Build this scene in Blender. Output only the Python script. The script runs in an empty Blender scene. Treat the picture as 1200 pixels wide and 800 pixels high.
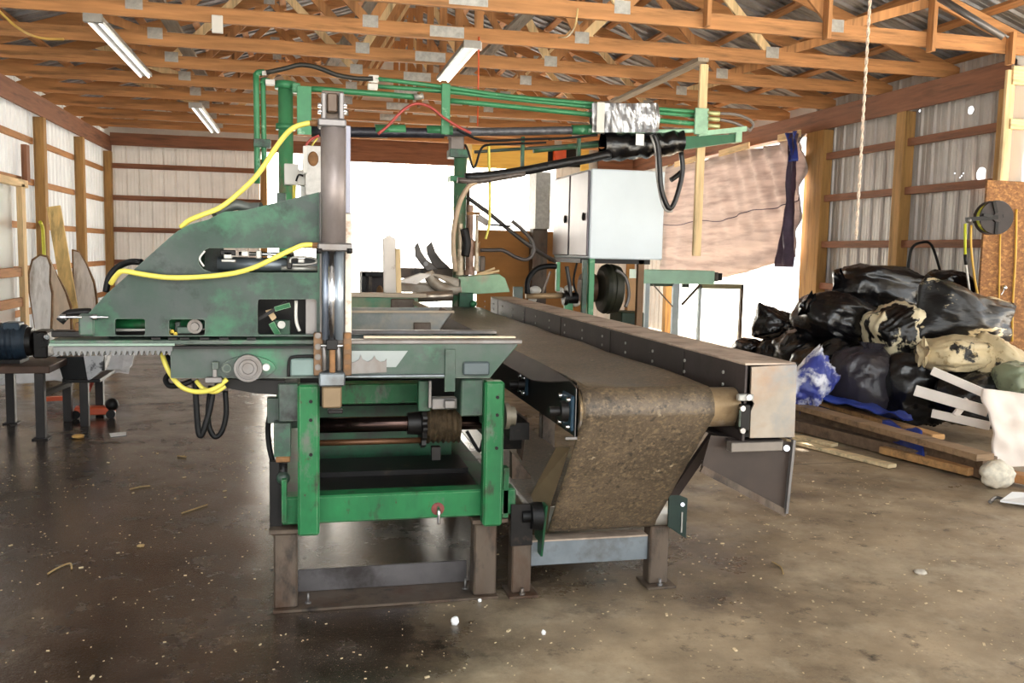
import bpy, bmesh, math, random
from mathutils import Vector, Matrix, noise
from mathutils.geometry import tessellate_polygon
C = bpy.context.scene.collection
SC = bpy.context.scene
PI = math.pi
# ------------------------------------------------------------------ camera solve (from the photograph's vanishing lines)
FPX = 1052.42
CX = Vector((0.97423481, -0.22453708, 0.02120452))
CY = Vector((-0.00166699, -0.10118463, -0.99486627))
CZ = Vector((0.22552994, 0.969198, -0.09895189))
EYE = Vector((0, 0, 1.6))
def ray(px, py):
    return CX*((px-600)/FPX) + CY*((py-400)/FPX) + CZ
def hit(px, py, ax, v):
    d = ray(px, py); t = (v-EYE[ax])/d[ax]; return EYE+d*t
def P(px, py, Y): return hit(px, py, 1, Y)          # measured point on a frontal plane
def F(px, py, z=0.0): return hit(px, py, 2, z)      # on a level plane
def L(px, py, X): return hit(px, py, 0, X)          # on a side-wall plane
cam = bpy.data.cameras.new('camera'); co = bpy.data.objects.new('camera', cam); C.objects.link(co)
cam.sensor_width = 36; cam.lens = FPX/1200*36; cam.clip_end = 300; cam.clip_start = .05
R = Matrix((CX, -CY, -CZ)).transposed()
co.matrix_world = Matrix.Translation(EYE) @ R.to_4x4()
SC.camera = co
# ------------------------------------------------------------------ materials
MATS = {}
def lin(c):
    return tuple(((v/255)/12.92 if v/255 <= .04045 else ((v/255+.055)/1.055)**2.4) for v in c)
def mat(name, rgb, rough=.5, metal=0, var=.2, scale=5, patches=(), bump=0, bscale=40, stretch=(1,1,1), spec=.5, rvar=0, transl=0, emit=0, holes=(), edge=None):
    """rgb 0-255 sRGB; patches: (rgb, scale, threshold, softness)"""
    m = bpy.data.materials.new(name); m.use_nodes = True
    nt = m.node_tree; N = nt.nodes; K = nt.links
    b = N['Principled BSDF']; out = N['Material Output']
    tc = N.new('ShaderNodeTexCoord'); mp = N.new('ShaderNodeMapping'); mp.inputs['Scale'].default_value = stretch
    K.new(tc.outputs['Object'], mp.inputs['Vector'])
    c = lin(rgb)
    def nz(s, d=4):
        n = N.new('ShaderNodeTexNoise'); n.inputs['Scale'].default_value = s; n.inputs['Detail'].default_value = d
        n.inputs['Roughness'].default_value = .6
        K.new(mp.outputs['Vector'], n.inputs['Vector']); return n.outputs['Fac']
    def ramp(src, a, bb):
        r = N.new('ShaderNodeMapRange'); r.inputs['From Min'].default_value = a; r.inputs['From Max'].default_value = bb
        K.new(src, r.inputs['Value']); return r.outputs['Result']
    def mix(fac, A, B):
        x = N.new('ShaderNodeMix'); x.data_type = 'RGBA'; K.new(fac, x.inputs['Factor'])
        for s, v in ((x.inputs['A'], A), (x.inputs['B'], B)):
            if isinstance(v, tuple): s.default_value = (*v, 1)
            else: K.new(v, s)
        return x.outputs['Result']
    col = mix(ramp(nz(scale), .3, .7), tuple(v*(1-var) for v in c), tuple(min(1, v*(1+var)) for v in c))
    for i, (prgb, s, th, sf) in enumerate(patches):
        n = N.new('ShaderNodeTexNoise'); n.inputs['Scale'].default_value = s; n.inputs['Detail'].default_value = 6
        n.inputs['Roughness'].default_value = .65
        off = N.new('ShaderNodeVectorMath'); off.operation = 'ADD'; off.inputs[1].default_value = (3.1*(i+1), 1.7*i, 5.3)
        K.new(mp.outputs['Vector'], off.inputs[0]); K.new(off.outputs['Vector'], n.inputs['Vector'])
        col = mix(ramp(n.outputs['Fac'], th-sf, th+sf), col, lin(prgb))
    if edge:    # paint worn off the edges
        bv = N.new('ShaderNodeBevel'); bv.samples = 4; bv.inputs['Radius'].default_value = .006
        gm = N.new('ShaderNodeNewGeometry'); dt = N.new('ShaderNodeVectorMath'); dt.operation = 'DOT_PRODUCT'
        K.new(bv.outputs['Normal'], dt.inputs[0]); K.new(gm.outputs['Normal'], dt.inputs[1])
        mm = N.new('ShaderNodeMath'); mm.operation = 'MULTIPLY'; K.new(ramp(dt.outputs['Value'], .97, .85), mm.inputs[0]); K.new(ramp(nz(14), .35, .6), mm.inputs[1])
        col = mix(mm.outputs[0], col, lin(edge))
    K.new(col, b.inputs['Base Color'])
    b.inputs['Roughness'].default_value = rough; b.inputs['Metallic'].default_value = metal
    b.inputs['Specular IOR Level'].default_value = spec
    if rvar:
        rr = N.new('ShaderNodeMapRange'); rr.inputs['From Min'].default_value = .3; rr.inputs['From Max'].default_value = .7
        rr.inputs['To Min'].default_value = max(.04, rough-rvar); rr.inputs['To Max'].default_value = min(1, rough+rvar)
        K.new(nz(scale*1.7), rr.inputs['Value']); K.new(rr.outputs['Result'], b.inputs['Roughness'])
    if bump:
        bp = N.new('ShaderNodeBump'); bp.inputs['Strength'].default_value = bump; bp.inputs['Distance'].default_value = .01
        K.new(nz(bscale, 6), bp.inputs['Height']); K.new(bp.outputs['Normal'], b.inputs['Normal'])
    surf = b.outputs['BSDF']
    if transl:
        t = N.new('ShaderNodeBsdfTranslucent'); K.new(col, t.inputs['Color'])
        ms = N.new('ShaderNodeMixShader'); ms.inputs['Fac'].default_value = transl
        K.new(surf, ms.inputs[1]); K.new(t.outputs['BSDF'], ms.inputs[2]); surf = ms.outputs['Shader']
    if emit:
        b.inputs['Emission Color'].default_value = (1, .97, .92, 1); b.inputs['Emission Strength'].default_value = emit
    if holes:   # round rust-through holes in a thin sheet: (centre, radius)
        acc = None
        for (h, r) in holes:
            d = N.new('ShaderNodeVectorMath'); d.operation = 'DISTANCE'; d.inputs[1].default_value = h
            K.new(tc.outputs['Object'], d.inputs[0])
            lt = N.new('ShaderNodeMath'); lt.operation = 'LESS_THAN'; lt.inputs[1].default_value = r
            K.new(d.outputs['Value'], lt.inputs[0])
            if acc is None: acc = lt.outputs[0]
            else:
                mx = N.new('ShaderNodeMath'); mx.operation = 'MAXIMUM'; K.new(acc, mx.inputs[0]); K.new(lt.outputs[0], mx.inputs[1]); acc = mx.outputs[0]
        tr = N.new('ShaderNodeBsdfTransparent'); ms = N.new('ShaderNodeMixShader')
        K.new(acc, ms.inputs['Fac']); K.new(surf, ms.inputs[1]); K.new(tr.outputs['BSDF'], ms.inputs[2]); surf = ms.outputs['Shader']
    K.new(surf, out.inputs['Surface'])
    MATS[name] = m
    return m
def wood(name, rgb, ax, **k):
    st = [9, 9, 9]; st[ax] = .8
    d = dict(rough=.75, var=.22, scale=2.2, stretch=tuple(st), bump=.15, bscale=6, patches=((tuple(int(v*.62) for v in rgb), 1.3, .62, .1),))
    d.update(k); return mat(name, rgb, **d)
WX, WY, WZ = [wood('orange_pine_'+a, (178, 126, 78), i) for i, a in enumerate('xyz')]
BX, BY, BZ = [wood('brown_timber_'+a, (134, 88, 62), i) for i, a in enumerate('xyz')]
PZ = wood('treated_post', (168, 128, 74), 2)
LWX, LWY, LWZ = [wood('pale_pine_'+a, (226, 196, 148), i) for i, a in enumerate('xyz')]
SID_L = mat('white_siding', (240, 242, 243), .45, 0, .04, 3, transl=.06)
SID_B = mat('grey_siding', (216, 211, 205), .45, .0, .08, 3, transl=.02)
ROOF = mat('bare_metal_roof', (150, 150, 152), .5, .3, .2, 3, patches=(((104, 98, 92), 2.2, .58, .12),))
TRANSP = mat('translucent_sheet', (250, 250, 248), .5, 0, .03, 2, transl=.75)
OSB = mat('oriented_strand_board', (132, 90, 52), .8, 0, .35, 28, patches=(((178, 128, 74), 22, .58, .06), ((112, 70, 36), 18, .62, .06)), stretch=(1, 1, 1.6))
PLY = mat('yellow_plywood', (252, 206, 104), .7, 0, .15, 3, stretch=(.6, 3, 6))
BRPLY = mat('brown_plywood', (166, 112, 52), .7, 0, .2, 2.2, stretch=(.7, 3, 2))
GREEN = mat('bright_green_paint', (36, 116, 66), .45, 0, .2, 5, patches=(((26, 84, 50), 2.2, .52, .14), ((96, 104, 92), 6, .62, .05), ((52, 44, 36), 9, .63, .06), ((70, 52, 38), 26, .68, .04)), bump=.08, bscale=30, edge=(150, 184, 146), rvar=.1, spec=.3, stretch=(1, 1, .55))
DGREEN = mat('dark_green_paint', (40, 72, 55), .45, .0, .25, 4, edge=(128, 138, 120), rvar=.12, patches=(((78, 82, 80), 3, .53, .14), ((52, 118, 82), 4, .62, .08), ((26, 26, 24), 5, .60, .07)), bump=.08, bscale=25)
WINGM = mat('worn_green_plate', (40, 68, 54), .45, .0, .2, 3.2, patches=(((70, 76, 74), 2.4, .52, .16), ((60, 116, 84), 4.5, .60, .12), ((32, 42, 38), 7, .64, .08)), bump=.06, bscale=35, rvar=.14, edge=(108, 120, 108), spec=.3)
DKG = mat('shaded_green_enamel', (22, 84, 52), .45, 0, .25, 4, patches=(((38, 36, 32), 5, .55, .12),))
MINT = mat('mint_paint', (188, 236, 212), .5, 0, .12, 3)
STEEL = mat('rusty_brown_steel', (94, 81, 69), .5, .3, .25, 6, patches=(((78, 54, 38), 5, .58, .1), ((40, 35, 32), 7, .60, .08)), bump=.08, stretch=(1, 1, .5))
BLUEST = mat('bluish_mill_steel', (128, 136, 142), .42, .6, .2, 5, patches=(((86, 80, 74), 4, .6, .12),))
GREYM = mat('grey_steel', (116, 112, 110), .4, .5, .22, 6, patches=(((100, 88, 76), 5, .6, .12),), stretch=(1, 1, .5))
CHROME = mat('polished_steel', (215, 215, 218), .16, 1, .08, 8)
DARK = mat('greasy_black_steel', (22, 19, 18), .45, .1, .4, 8, patches=(((58, 48, 38), 9, .66, .06),), spec=.3)
BLACK = mat('black_rubber', (12, 12, 13), .5, 0, .3, 8, spec=.25)
RUST = mat('rust', (134, 96, 60), .7, .2, .35, 14)
RAILM = mat('dark_rail_steel', (62, 53, 51), .5, .2, .25, 6, patches=(((50, 42, 40), 4, .58, .12), ((190, 186, 180), 60, .74, .02)), bump=.06)
DUSTY = mat('dusty_rail_top', (190, 170, 152), .65, .2, .18, 7, patches=(((122, 104, 92), 4, .6, .12),))
ENDPL = mat('end_plate_steel', (150, 140, 128), .45, .5, .18, 5, patches=(((118, 124, 128), 4, .58, .12), ((150, 118, 92), 3.3, .6, .12)))
BELT = mat('worn_conveyor_belt', (92, 78, 62), .42, 0, .3, 6, patches=(((68, 57, 44), 3.2, .5, .16), ((118, 100, 76), 55, .57, .08), ((178, 162, 134), 12, .68, .03), ((54, 46, 38), 34, .60, .05)), bump=.5, bscale=90)
YHOSE = mat('yellow_hose', (222, 208, 92), .45, 0, .1, 10)
RHOSE = mat('red_hose', (176, 74, 66), .4, 0, .12, 10)
PIPE = mat('green_pipe_paint', (62, 132, 88), .4, .1, .15, 7, patches=(((146, 190, 156), 9, .66, .06),))
WHITEP = mat('white_plastic', (216, 212, 204), .4, 0, .04, 5)
CABW = mat('pale_cabinet_paint', (222, 232, 238), .4, 0, .03, 2)
CABG = mat('cabinet_door_steel', (104, 96, 102), .3, .35, .2, 2)
GALV = mat('galvanised_plate', (172, 170, 164), .45, .5, .2, 20)
FOIL = mat('silver_foil_wrap', (176, 176, 178), .28, .75, .3, 9, bump=1.0, bscale=14, stretch=(3, 1, .6))
BLKPL = mat('black_plastic_film', (12, 12, 14), .2, 0, .3, 6, bump=1.0, bscale=12, spec=.7)
BAGS = mat('black_bag_plastic', (15, 14, 16), .23, 0, .3, 6, bump=.9, bscale=9, spec=.65)
BAGG = mat('grey_bag_plastic', (48, 44, 50), .3, 0, .3, 6, bump=.8, bscale=10, spec=.6)
BAGC = mat('sun_painted_black_sack', (226, 212, 178), .3, 0, .08, 5, patches=(((16, 14, 14), 3.0, .53, .01),), bump=.5, bscale=9, stretch=(1, 1, .5))  # cream areas are sun glare on a black bag, put into the colour
BAGC2 = mat('sun_painted_cream_sack', (206, 188, 150), .5, 0, .12, 8, patches=(((24, 20, 18), 2.2, .56, .012), ((170, 148, 110), 14, .6, .04)), bump=.5, bscale=18)  # cream base stands for sunlight on the bag, painted in
BAGBC = mat('black_sack_with_sun_patches', (18, 17, 18), .3, 0, .3, 5, patches=(((214, 196, 158), 1.7, .57, .01),), bump=.8, bscale=9, stretch=(.7, 1, 2.6))  # cream bands are painted sun patches on black plastic
BAGBL = mat('blue_white_sheet', (62, 72, 150), .4, 0, .3, 4, patches=(((232, 232, 240), 2.6, .52, .04),), bump=.6, bscale=8)
BLUET = mat('blue_tarp', (38, 62, 150), .45, 0, .3, 6, bump=.6, bscale=14)
TARP = mat('brown_mesh_tarp', (204, 190, 184), .8, 0, .08, 3, patches=(((164, 148, 144), 3.0, .6, .15),), stretch=(1, .35, 4), transl=.24)
PURPT = mat('dark_tarp_edge', (74, 60, 84), .6, 0, .3, 8)
SLABW = mat('sawn_slab_face', (222, 216, 210), .75, 0, .12, 3, stretch=(6, 6, .8), patches=(((160, 146, 130), 1.2, .6, .1),))
BARK = mat('bark', (120, 88, 54), .9, 0, .4, 12, bump=.6)
MOTOR = mat('dark_blue_motor_paint', (34, 48, 62), .45, .2, .2, 6)
ORANGE = mat('orange_paint', (214, 92, 52), .45, 0, .15, 5)
WPAINT = mat('white_painted_wood', (236, 226, 216), .6, 0, .06, 6, patches=(((190, 170, 150), 8, .66, .05),))
FLUFF = mat('fluffy_insulation', (226, 216, 196), .95, 0, .2, 25)
PAPER = mat('white_paper', (238, 238, 236), .8, 0, .03, 8)
STRAWM = mat('straw', (172, 146, 100), .8, 0, .2, 10)
CHIPM = mat('pale_wood_chips', (206, 186, 150), .8, 0, .3, 3)
TUBE = mat('lit_fluorescent_tube', (250, 250, 250), .3, 0, 0, 5, emit=.9)
TRAYM = mat('bright_tray_steel', (168, 156, 140), .42, .15, .2, 5, patches=(((140, 118, 96), 4, .6, .12),))
GLAREM = mat('glare_white_yard', (236, 232, 224), .9, 0, .08, 3)  # ground kept near white so the yard glares and bounces sun inside
MOTTLE = mat('mottled_white_metal', (176, 176, 178), .5, .2, .2, 6, patches=(((50, 50, 52), 9, .58, .05),))
# ------------------------------------------------------------------ mesh builder
class MB:
    def __init__(s): s.v = []; s.f = []; s.sm = []
    def add(s, vs, fs, smooth=False):
        b = len(s.v); s.v += [Vector(v) for v in vs]
        for f in fs: s.f.append(tuple(b+i for i in f)); s.sm.append(smooth)
        return s
    def box(s, x0, x1, y0, y1, z0, z1, M=None):
        vs = [Vector((x, y, z)) for z in (z0, z1) for y in (y0, y1) for x in (x0, x1)]
        if M is not None: vs = [M @ v for v in vs]
        return s.add(vs, [(0, 2, 3, 1), (4, 5, 7, 6), (0, 1, 5, 4), (2, 6, 7, 3), (0, 4, 6, 2), (1, 3, 7, 5)])
    def bar(s, a, b, w, h, up=(0, 0, 1)):
        """rectangular bar from a to b, w across, h along up"""
        a, b = Vector(a), Vector(b); d = (b-a).normalized(); u = Vector(up)
        u = (u-d*u.dot(d)); u = u.normalized() if u.length > 1e-5 else d.orthogonal().normalized()
        r = d.cross(u)
        vs = [p+r*(sx*w/2)+u*(sz*h/2) for p in (a, b) for sz in (-1, 1) for sx in (-1, 1)]
        return s.add(vs, [(0, 1, 3, 2), (4, 6, 7, 5), (0, 4, 5, 1), (2, 3, 7, 6), (0, 2, 6, 4), (1, 5, 7, 3)])
    def cyl(s, a, b, r, seg=18, r2=None, cap=True):
        a, b = Vector(a), Vector(b); d = (b-a).normalized(); u = d.orthogonal().normalized(); w = d.cross(u)
        r2 = r if r2 is None else r2
        n0 = len(s.v)
        for p, q in ((a, r), (b, r2)):
            for i in range(seg):
                t = 2*PI*i/seg; s.v.append(p+(u*math.cos(t)+w*math.sin(t))*q)
        for i in range(seg):
            j = (i+1) % seg; s.f.append((n0+i, n0+j, n0+seg+j, n0+seg+i)); s.sm.append(True)
        if cap:
            s.f.append(tuple(n0+i for i in range(seg))[::-1]); s.sm.append(False)
            s.f.append(tuple(n0+seg+i for i in range(seg))); s.sm.append(False)
        return s
    def lathe(s, a, d, prof, seg=24):
        """prof: (distance along d, radius)"""
        a = Vector(a); d = Vector(d).normalized()
        for (t0, r0), (t1, r1) in zip(prof, prof[1:]):
            if abs(t1-t0) < 1e-6: t1 += 1e-5
            s.cyl(a+d*t0, a+d*t1, max(r0, 1e-4), seg, max(r1, 1e-4), cap=False)
        s.cyl(a+d*prof[0][0], a+d*(prof[0][0]+1e-4), max(prof[0][1], 1e-4), seg)
        s.cyl(a+d*(prof[-1][0]-1e-4), a+d*prof[-1][0], max(prof[-1][1], 1e-4), seg)
        return s
    def tube(s, pts, r, seg=10, sub=6, closed=False):
        pts = [Vector(p) for p in pts]
        q = []
        if len(pts) > 2:
            for i in range(len(pts)-1):
                p0 = pts[max(i-1, 0)]; p1 = pts[i]; p2 = pts[i+1]; p3 = pts[min(i+2, len(pts)-1)]
                for k in range(sub):
                    t = k/sub
                    q.append(.5*((2*p1)+(p2-p0)*t+(2*p0-5*p1+4*p2-p3)*t*t+(3*p1-p0-3*p2+p3)*t**3))
            q.append(pts[-1])
        else: q = pts
        n0 = len(s.v); u = None
        for i, p in enumerate(q):
            d = (q[min(i+1, len(q)-1)]-q[max(i-1, 0)]).normalized()
            u = d.orthogonal().normalized() if u is None else (u-d*u.dot(d)).normalized()
            w = d.cross(u)
            for k in range(seg):
                t = 2*PI*k/seg; s.v.append(p+(u*math.cos(t)+w*math.sin(t))*r)
        for i in range(len(q)-1):
            for k in range(seg):
                j = (k+1) % seg; a = n0+i*seg
                s.f.append((a+k, a+j, a+seg+j, a+seg+k)); s.sm.append(True)
        s.f.append(tuple(n0+k for k in range(seg))[::-1]); s.sm.append(False)
        e = n0+(len(q)-1)*seg
        s.f.append(tuple(e+k for k in range(seg))); s.sm.append(False)
        return s
    def plate(s, outer, holes, nrm):
        """flat plate: outer / holes lists of 3-D points in one plane, extruded by vector nrm"""
        nrm = Vector(nrm)
        loops = [[Vector(p) for p in outer]]+[[Vector(p) for p in h] for h in holes]
        tris = tessellate_polygon(loops); flat = [p for l in loops for p in l]; n = len(flat)
        fs = []
        for t in tris:
            t = tuple(t); a, b, c = (flat[i] for i in t)
            if (b-a).cross(c-a).dot(nrm) > 0: t = t[::-1]
            fs.append(t); fs.append(tuple(i+n for i in t[::-1]))
        k = 0
        for li, l in enumerate(loops):
            m = len(l)
            area = sum(((l[i]-l[0]).cross(l[(i+1) % m]-l[0])).dot(nrm) for i in range(m))
            fl = (area > 0) != (li > 0)
            for i in range(m):
                a, b = k+i, k+(i+1) % m
                fs.append((a, b, b+n, a+n) if fl else (b, a, a+n, b+n))
            k += m
        return s.add(flat+[p+nrm for p in flat], fs)
    def ball(s, c, r, seg=12, rings=8, sx=1, sy=1, sz=1, f=None):
        c = Vector(c); vs = [Vector((0, 0, 1))]
        for i in range(1, rings):
            a = PI*i/rings
            for k in range(seg):
                t = 2*PI*k/seg; vs.append(Vector((math.sin(a)*math.cos(t), math.sin(a)*math.sin(t), math.cos(a))))
        vs.append(Vector((0, 0, -1)))
        fs = [(0, 1+k, 1+(k+1) % seg) for k in range(seg)]
        for i in range(rings-2):
            for k in range(seg):
                j = (k+1) % seg; a = 1+i*seg
                fs.append((a+k, a+seg+k, a+seg+j, a+j))
        e = len(vs)-1; a = 1+(rings-2)*seg
        fs += [(e, a+(k+1) % seg, a+k) for k in range(seg)]
        vs = [c+(f(v) if f else Vector((v.x*r*sx, v.y*r*sy, v.z*r*sz))) for v in vs]
        return s.add(vs, fs, True)
    def grid(s, fn, nu, nv, smooth=True, thick=None):
        vs = [Vector(fn(i/nu, j/nv)) for j in range(nv+1) for i in range(nu+1)]
        fs = [(j*(nu+1)+i, j*(nu+1)+i+1, (j+1)*(nu+1)+i+1, (j+1)*(nu+1)+i) for j in range(nv) for i in range(nu)]
        if thick is None: return s.add(vs, fs, smooth)
        t = Vector(thick); n = len(vs)
        fs2 = [tuple(n+i for i in f[::-1]) for f in fs]
        rim = [i for i in range(nu)]; edges = []
        edges += [(i, i+1) for i in range(nu)]+[(nv*(nu+1)+i+1, nv*(nu+1)+i) for i in range(nu)]
        edges += [((j+1)*(nu+1), j*(nu+1)) for j in range(nv)]+[(j*(nu+1)+nu, (j+1)*(nu+1)+nu) for j in range(nv)]
        s.add(vs+[v+t for v in vs], fs+fs2, smooth)
        b = len(s.v)-2*n
        for a, c in edges: s.f.append((b+c, b+a, b+n+a, b+n+c)); s.sm.append(False)
        return s
    def build(s, name, m, parent=None, bevel=0, loc=None):
        root = parent
        while root is not None and root.parent is not None: root = root.parent
        if root is not None: o0 = Vector(root.location)
        elif loc is not None: o0 = Vector(loc)
        else:
            xs = [v.x for v in s.v]; ys = [v.y for v in s.v]; zs = [v.z for v in s.v]
            o0 = Vector(((min(xs)+max(xs))/2, (min(ys)+max(ys))/2, min(zs)))
        me = bpy.data.meshes.new(name)
        me.from_pydata([v-o0 for v in s.v], [], s.f)
        me.polygons.foreach_set('use_smooth', s.sm); me.materials.append(m); me.update()
        bm = bmesh.new(); bm.from_mesh(me); bmesh.ops.recalc_face_normals(bm, faces=bm.faces); bm.to_mesh(me); bm.free()
        o = bpy.data.objects.new(name, me); C.objects.link(o)
        if root is not None: o.parent = parent
        else: o.location = o0
        if bevel:
            bv = o.modifiers.new('edge', 'BEVEL'); bv.width = bevel; bv.segments = 1; bv.limit_method = 'ANGLE'; bv.angle_limit = .9
        return o
def tag(o, label, cat=None, group=None, kind=None):
    o['label'] = label
    if cat: o['category'] = cat
    if group: o['group'] = group
    if kind: o['kind'] = kind
    return o
def thing(name, label, cat, loc, group=None, kind=None):
    o = bpy.data.objects.new(name, None); C.objects.link(o); o.location = loc; o.empty_display_size = .1
    return tag(o, label, cat, group, kind)
def Bx(*a): return MB().box(*a)
def lab(o, t): o['label'] = t; return o
WORLD = 1.0
SUN_D = (.75, .45, .62); SUN_E = 16.0
EXPO = 1.6
AREAS = (((.8, -.9, 2.9), (1.2, 6, 1.2), 2.0, 1.4, 28, (1, .97, .93)),)
# ================================================================== THE BUILDING
XL, XR, YB = -3.65, 7.05, 19.0            # inner faces of the left / right post lines, back post line
ZB0, ZB1 = 3.39, 3.67                     # header beams; truss chords rest on top
def ribbed(x0, x1, z0, z1, to3, pitch=.2286, d=.028):
    """ag-panel sheet: ribs along the second coordinate; to3(u, depth, w) -> point"""
    us = []
    u = math.floor(x0/pitch)*pitch
    while u < x1+pitch:
        for du, dp in ((0, 0), (.012, d), (.035, d), (.047, 0), (.085, 0), (.089, .005), (.102, .005), (.106, 0), (.152, 0), (.156, .005), (.169, .005), (.173, 0)):
            if x0 <= u+du <= x1: us.append((u+du, dp))
        u += pitch
    us = [(x0, 0)]+us+[(x1, 0)]
    m = MB(); n = len(us)
    m.add([to3(a, dp, z0) for a, dp in us]+[to3(a, dp, z1) for a, dp in us], [(i, i+1, n+i+1, n+i) for i in range(n-1)])
    return m
def struct(o, label): return tag(o, label, kind='structure')
# floor -------------------------------------------------------------
def floor_mat():
    m = bpy.data.materials.new('damp_concrete'); m.use_nodes = True
    N = m.node_tree.nodes; K = m.node_tree.links; b = N['Principled BSDF']
    tc = N.new('ShaderNodeTexCoord'); sp = N.new('ShaderNodeSeparateXYZ'); K.new(tc.outputs['Object'], sp.inputs[0])
    def nz(s, d=6, r=.62, off=0, st=(1, 1, 1)):
        mp = N.new('ShaderNodeMapping'); mp.inputs['Location'].default_value = (off, off*.7, 0); mp.inputs['Scale'].default_value = st
        K.new(tc.outputs['Object'], mp.inputs['Vector'])
        n = N.new('ShaderNodeTexNoise'); n.inputs['Scale'].default_value = s; n.inputs['Detail'].default_value = d; n.inputs['Roughness'].default_value = r
        K.new(mp.outputs['Vector'], n.inputs['Vector']); return n.outputs['Fac']
    def mr(src, a, bb, c=0, d=1):
        r = N.new('ShaderNodeMapRange'); r.inputs['From Min'].default_value = a; r.inputs['From Max'].default_value = bb
        r.inputs['To Min'].default_value = c; r.inputs['To Max'].default_value = d; K.new(src, r.inputs['Value']); return r.outputs['Result']
    def mth(op, a, bb):
        x = N.new('ShaderNodeMath'); x.operation = op
        for i, v in enumerate((a, bb)):
            if isinstance(v, (int, float)): x.inputs[i].default_value = v
            else: K.new(v, x.inputs[i])
        return x.outputs[0]
    def mix(f, A, B):
        x = N.new('ShaderNodeMix'); x.data_type = 'RGBA'; K.new(f, x.inputs['Factor'])
        for s, v in ((x.inputs['A'], A), (x.inputs['B'], B)):
            if isinstance(v, tuple): s.default_value = (*lin(v), 1)
            else: K.new(v, s)
        return x.outputs['Result']
    dry = mix(mr(nz(2.2), .35, .65), FLOOR_DRY0, FLOOR_DRY1)
    dry = mix(mr(nz(60, 3), .55, .7), dry, (150, 134, 110))
    wet = mix(mr(nz(2.6, off=4), .35, .65), FLOOR_WET0, FLOOR_WET1)
    # dampness: more on the left half and around the machine, drier towards the right and the yard side
    side = mr(sp.outputs['X'], -.4, 3.0, 1.0, 0.0); near = mr(sp.outputs['Y'], 2.2, 4.6, -.30, .12)
    w = mth('ADD', mth('ADD', side, near), mth('MULTIPLY', mth('SUBTRACT', nz(.8, 5, .6, 2), .5), 1.8))
    w = mr(w, .2, .75)
    col = mix(w, dry, wet)
    col = mix(mr(nz(7, 8, .75, 11), .56, .70), col, (44, 36, 30))
    col = mix(mth('MULTIPLY', mr(nz(1.3, 7, .72, 21), .50, .70), mth('SUBTRACT', 1.0, mth('MULTIPLY', w, .85))), col, (188, 172, 146))
    col = mix(mth('MULTIPLY', mr(nz(2.4, 7, .7, 33), .58, .66), mth('ADD', .25, mth('MULTIPLY', w, .75))), col, (30, 25, 22))
    col = mix(mr(nz(170, 2, .5, 9), .69, .74), col, (176, 162, 138))      # grit and sawdust specks
    # control joints cut in the slab
    j1 = mth('LESS_THAN', mth('ABSOLUTE', mth('ADD', sp.outputs['X'], .14), 0), .004)
    j2 = mth('LESS_THAN', mth('ABSOLUTE', mth('SUBTRACT', sp.outputs['Y'], 6.2), 0), .006)
    col = mix(mth('MAXIMUM', j1, j2), col, (34, 28, 24))
    K.new(col, b.inputs['Base Color'])
    rg = mth('ADD', mr(w, 0, 1, .56, .22), mth('MULTIPLY', mth('SUBTRACT', nz(2.2, 7, .72, 7), .5), .9))
    rg = mr(rg, .12, 1, .10, 1); K.new(rg, b.inputs['Roughness'])
    b.inputs['Specular IOR Level'].default_value = .5
    bp = N.new('ShaderNodeBump'); bp.inputs['Strength'].default_value = .3; bp.inputs['Distance'].default_value = .004
    K.new(nz(55, 5, .65), bp.inputs['Height']); K.new(bp.outputs['Normal'], b.inputs['Normal'])
    return m
FLOOR_DRY0, FLOOR_DRY1, FLOOR_WET0, FLOOR_WET1 = (126, 109, 87), (174, 154, 126), (36, 28, 23), (64, 52, 43)
struct(Bx(-4.3, 12, -2.5, 19.3, -.12, 0).build('floor', floor_mat(), loc=(0, 0, 0)), 'damp brown concrete slab with a control joint running away')
struct(Bx(-60, 70, -60, 90, -.3, -.13).build('ground_outside', GLAREM, loc=(0, 0, 0)), 'yard coloured near white for glare, seen under the tarp and past the openings')
# wall sheets ----------------------------------------------------------
xs0 = XL-.20
WH = [(L(1138, 129, XR+.2), .045), (L(1150, 204, XR+.2), .075), (L(1078, 130, XR+.2), .014)]+[(L(x, y, XR+.2), .008) for x, y in ((1119, 203), (1125, 208), (1129, 203), (1124, 200), (1127, 206))]
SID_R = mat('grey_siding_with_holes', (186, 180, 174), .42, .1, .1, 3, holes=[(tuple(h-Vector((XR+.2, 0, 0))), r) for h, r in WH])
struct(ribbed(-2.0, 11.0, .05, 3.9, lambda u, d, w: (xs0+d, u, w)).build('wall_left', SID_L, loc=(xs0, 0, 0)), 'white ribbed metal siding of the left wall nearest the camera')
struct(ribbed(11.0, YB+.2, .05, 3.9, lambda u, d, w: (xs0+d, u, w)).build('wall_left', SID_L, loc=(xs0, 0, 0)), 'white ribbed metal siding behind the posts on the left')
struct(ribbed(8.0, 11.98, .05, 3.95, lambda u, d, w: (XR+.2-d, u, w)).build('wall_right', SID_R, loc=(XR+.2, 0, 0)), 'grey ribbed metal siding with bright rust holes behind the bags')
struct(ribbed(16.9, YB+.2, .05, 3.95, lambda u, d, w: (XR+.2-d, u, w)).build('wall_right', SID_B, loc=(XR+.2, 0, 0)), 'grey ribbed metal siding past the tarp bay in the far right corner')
xd0 = P(306, 200, YB+.1).x; xd1 = P(652, 230, YB+.1).x
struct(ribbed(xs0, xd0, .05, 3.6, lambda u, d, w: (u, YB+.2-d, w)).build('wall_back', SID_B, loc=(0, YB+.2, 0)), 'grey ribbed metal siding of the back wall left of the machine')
struct(ribbed(xd1, XR+.2, .05, 3.6, lambda u, d, w: (u, YB+.2-d, w)).build('wall_back', SID_B, loc=(0, YB+.2, 0)), 'back wall siding behind the electrical cabinet')
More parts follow.
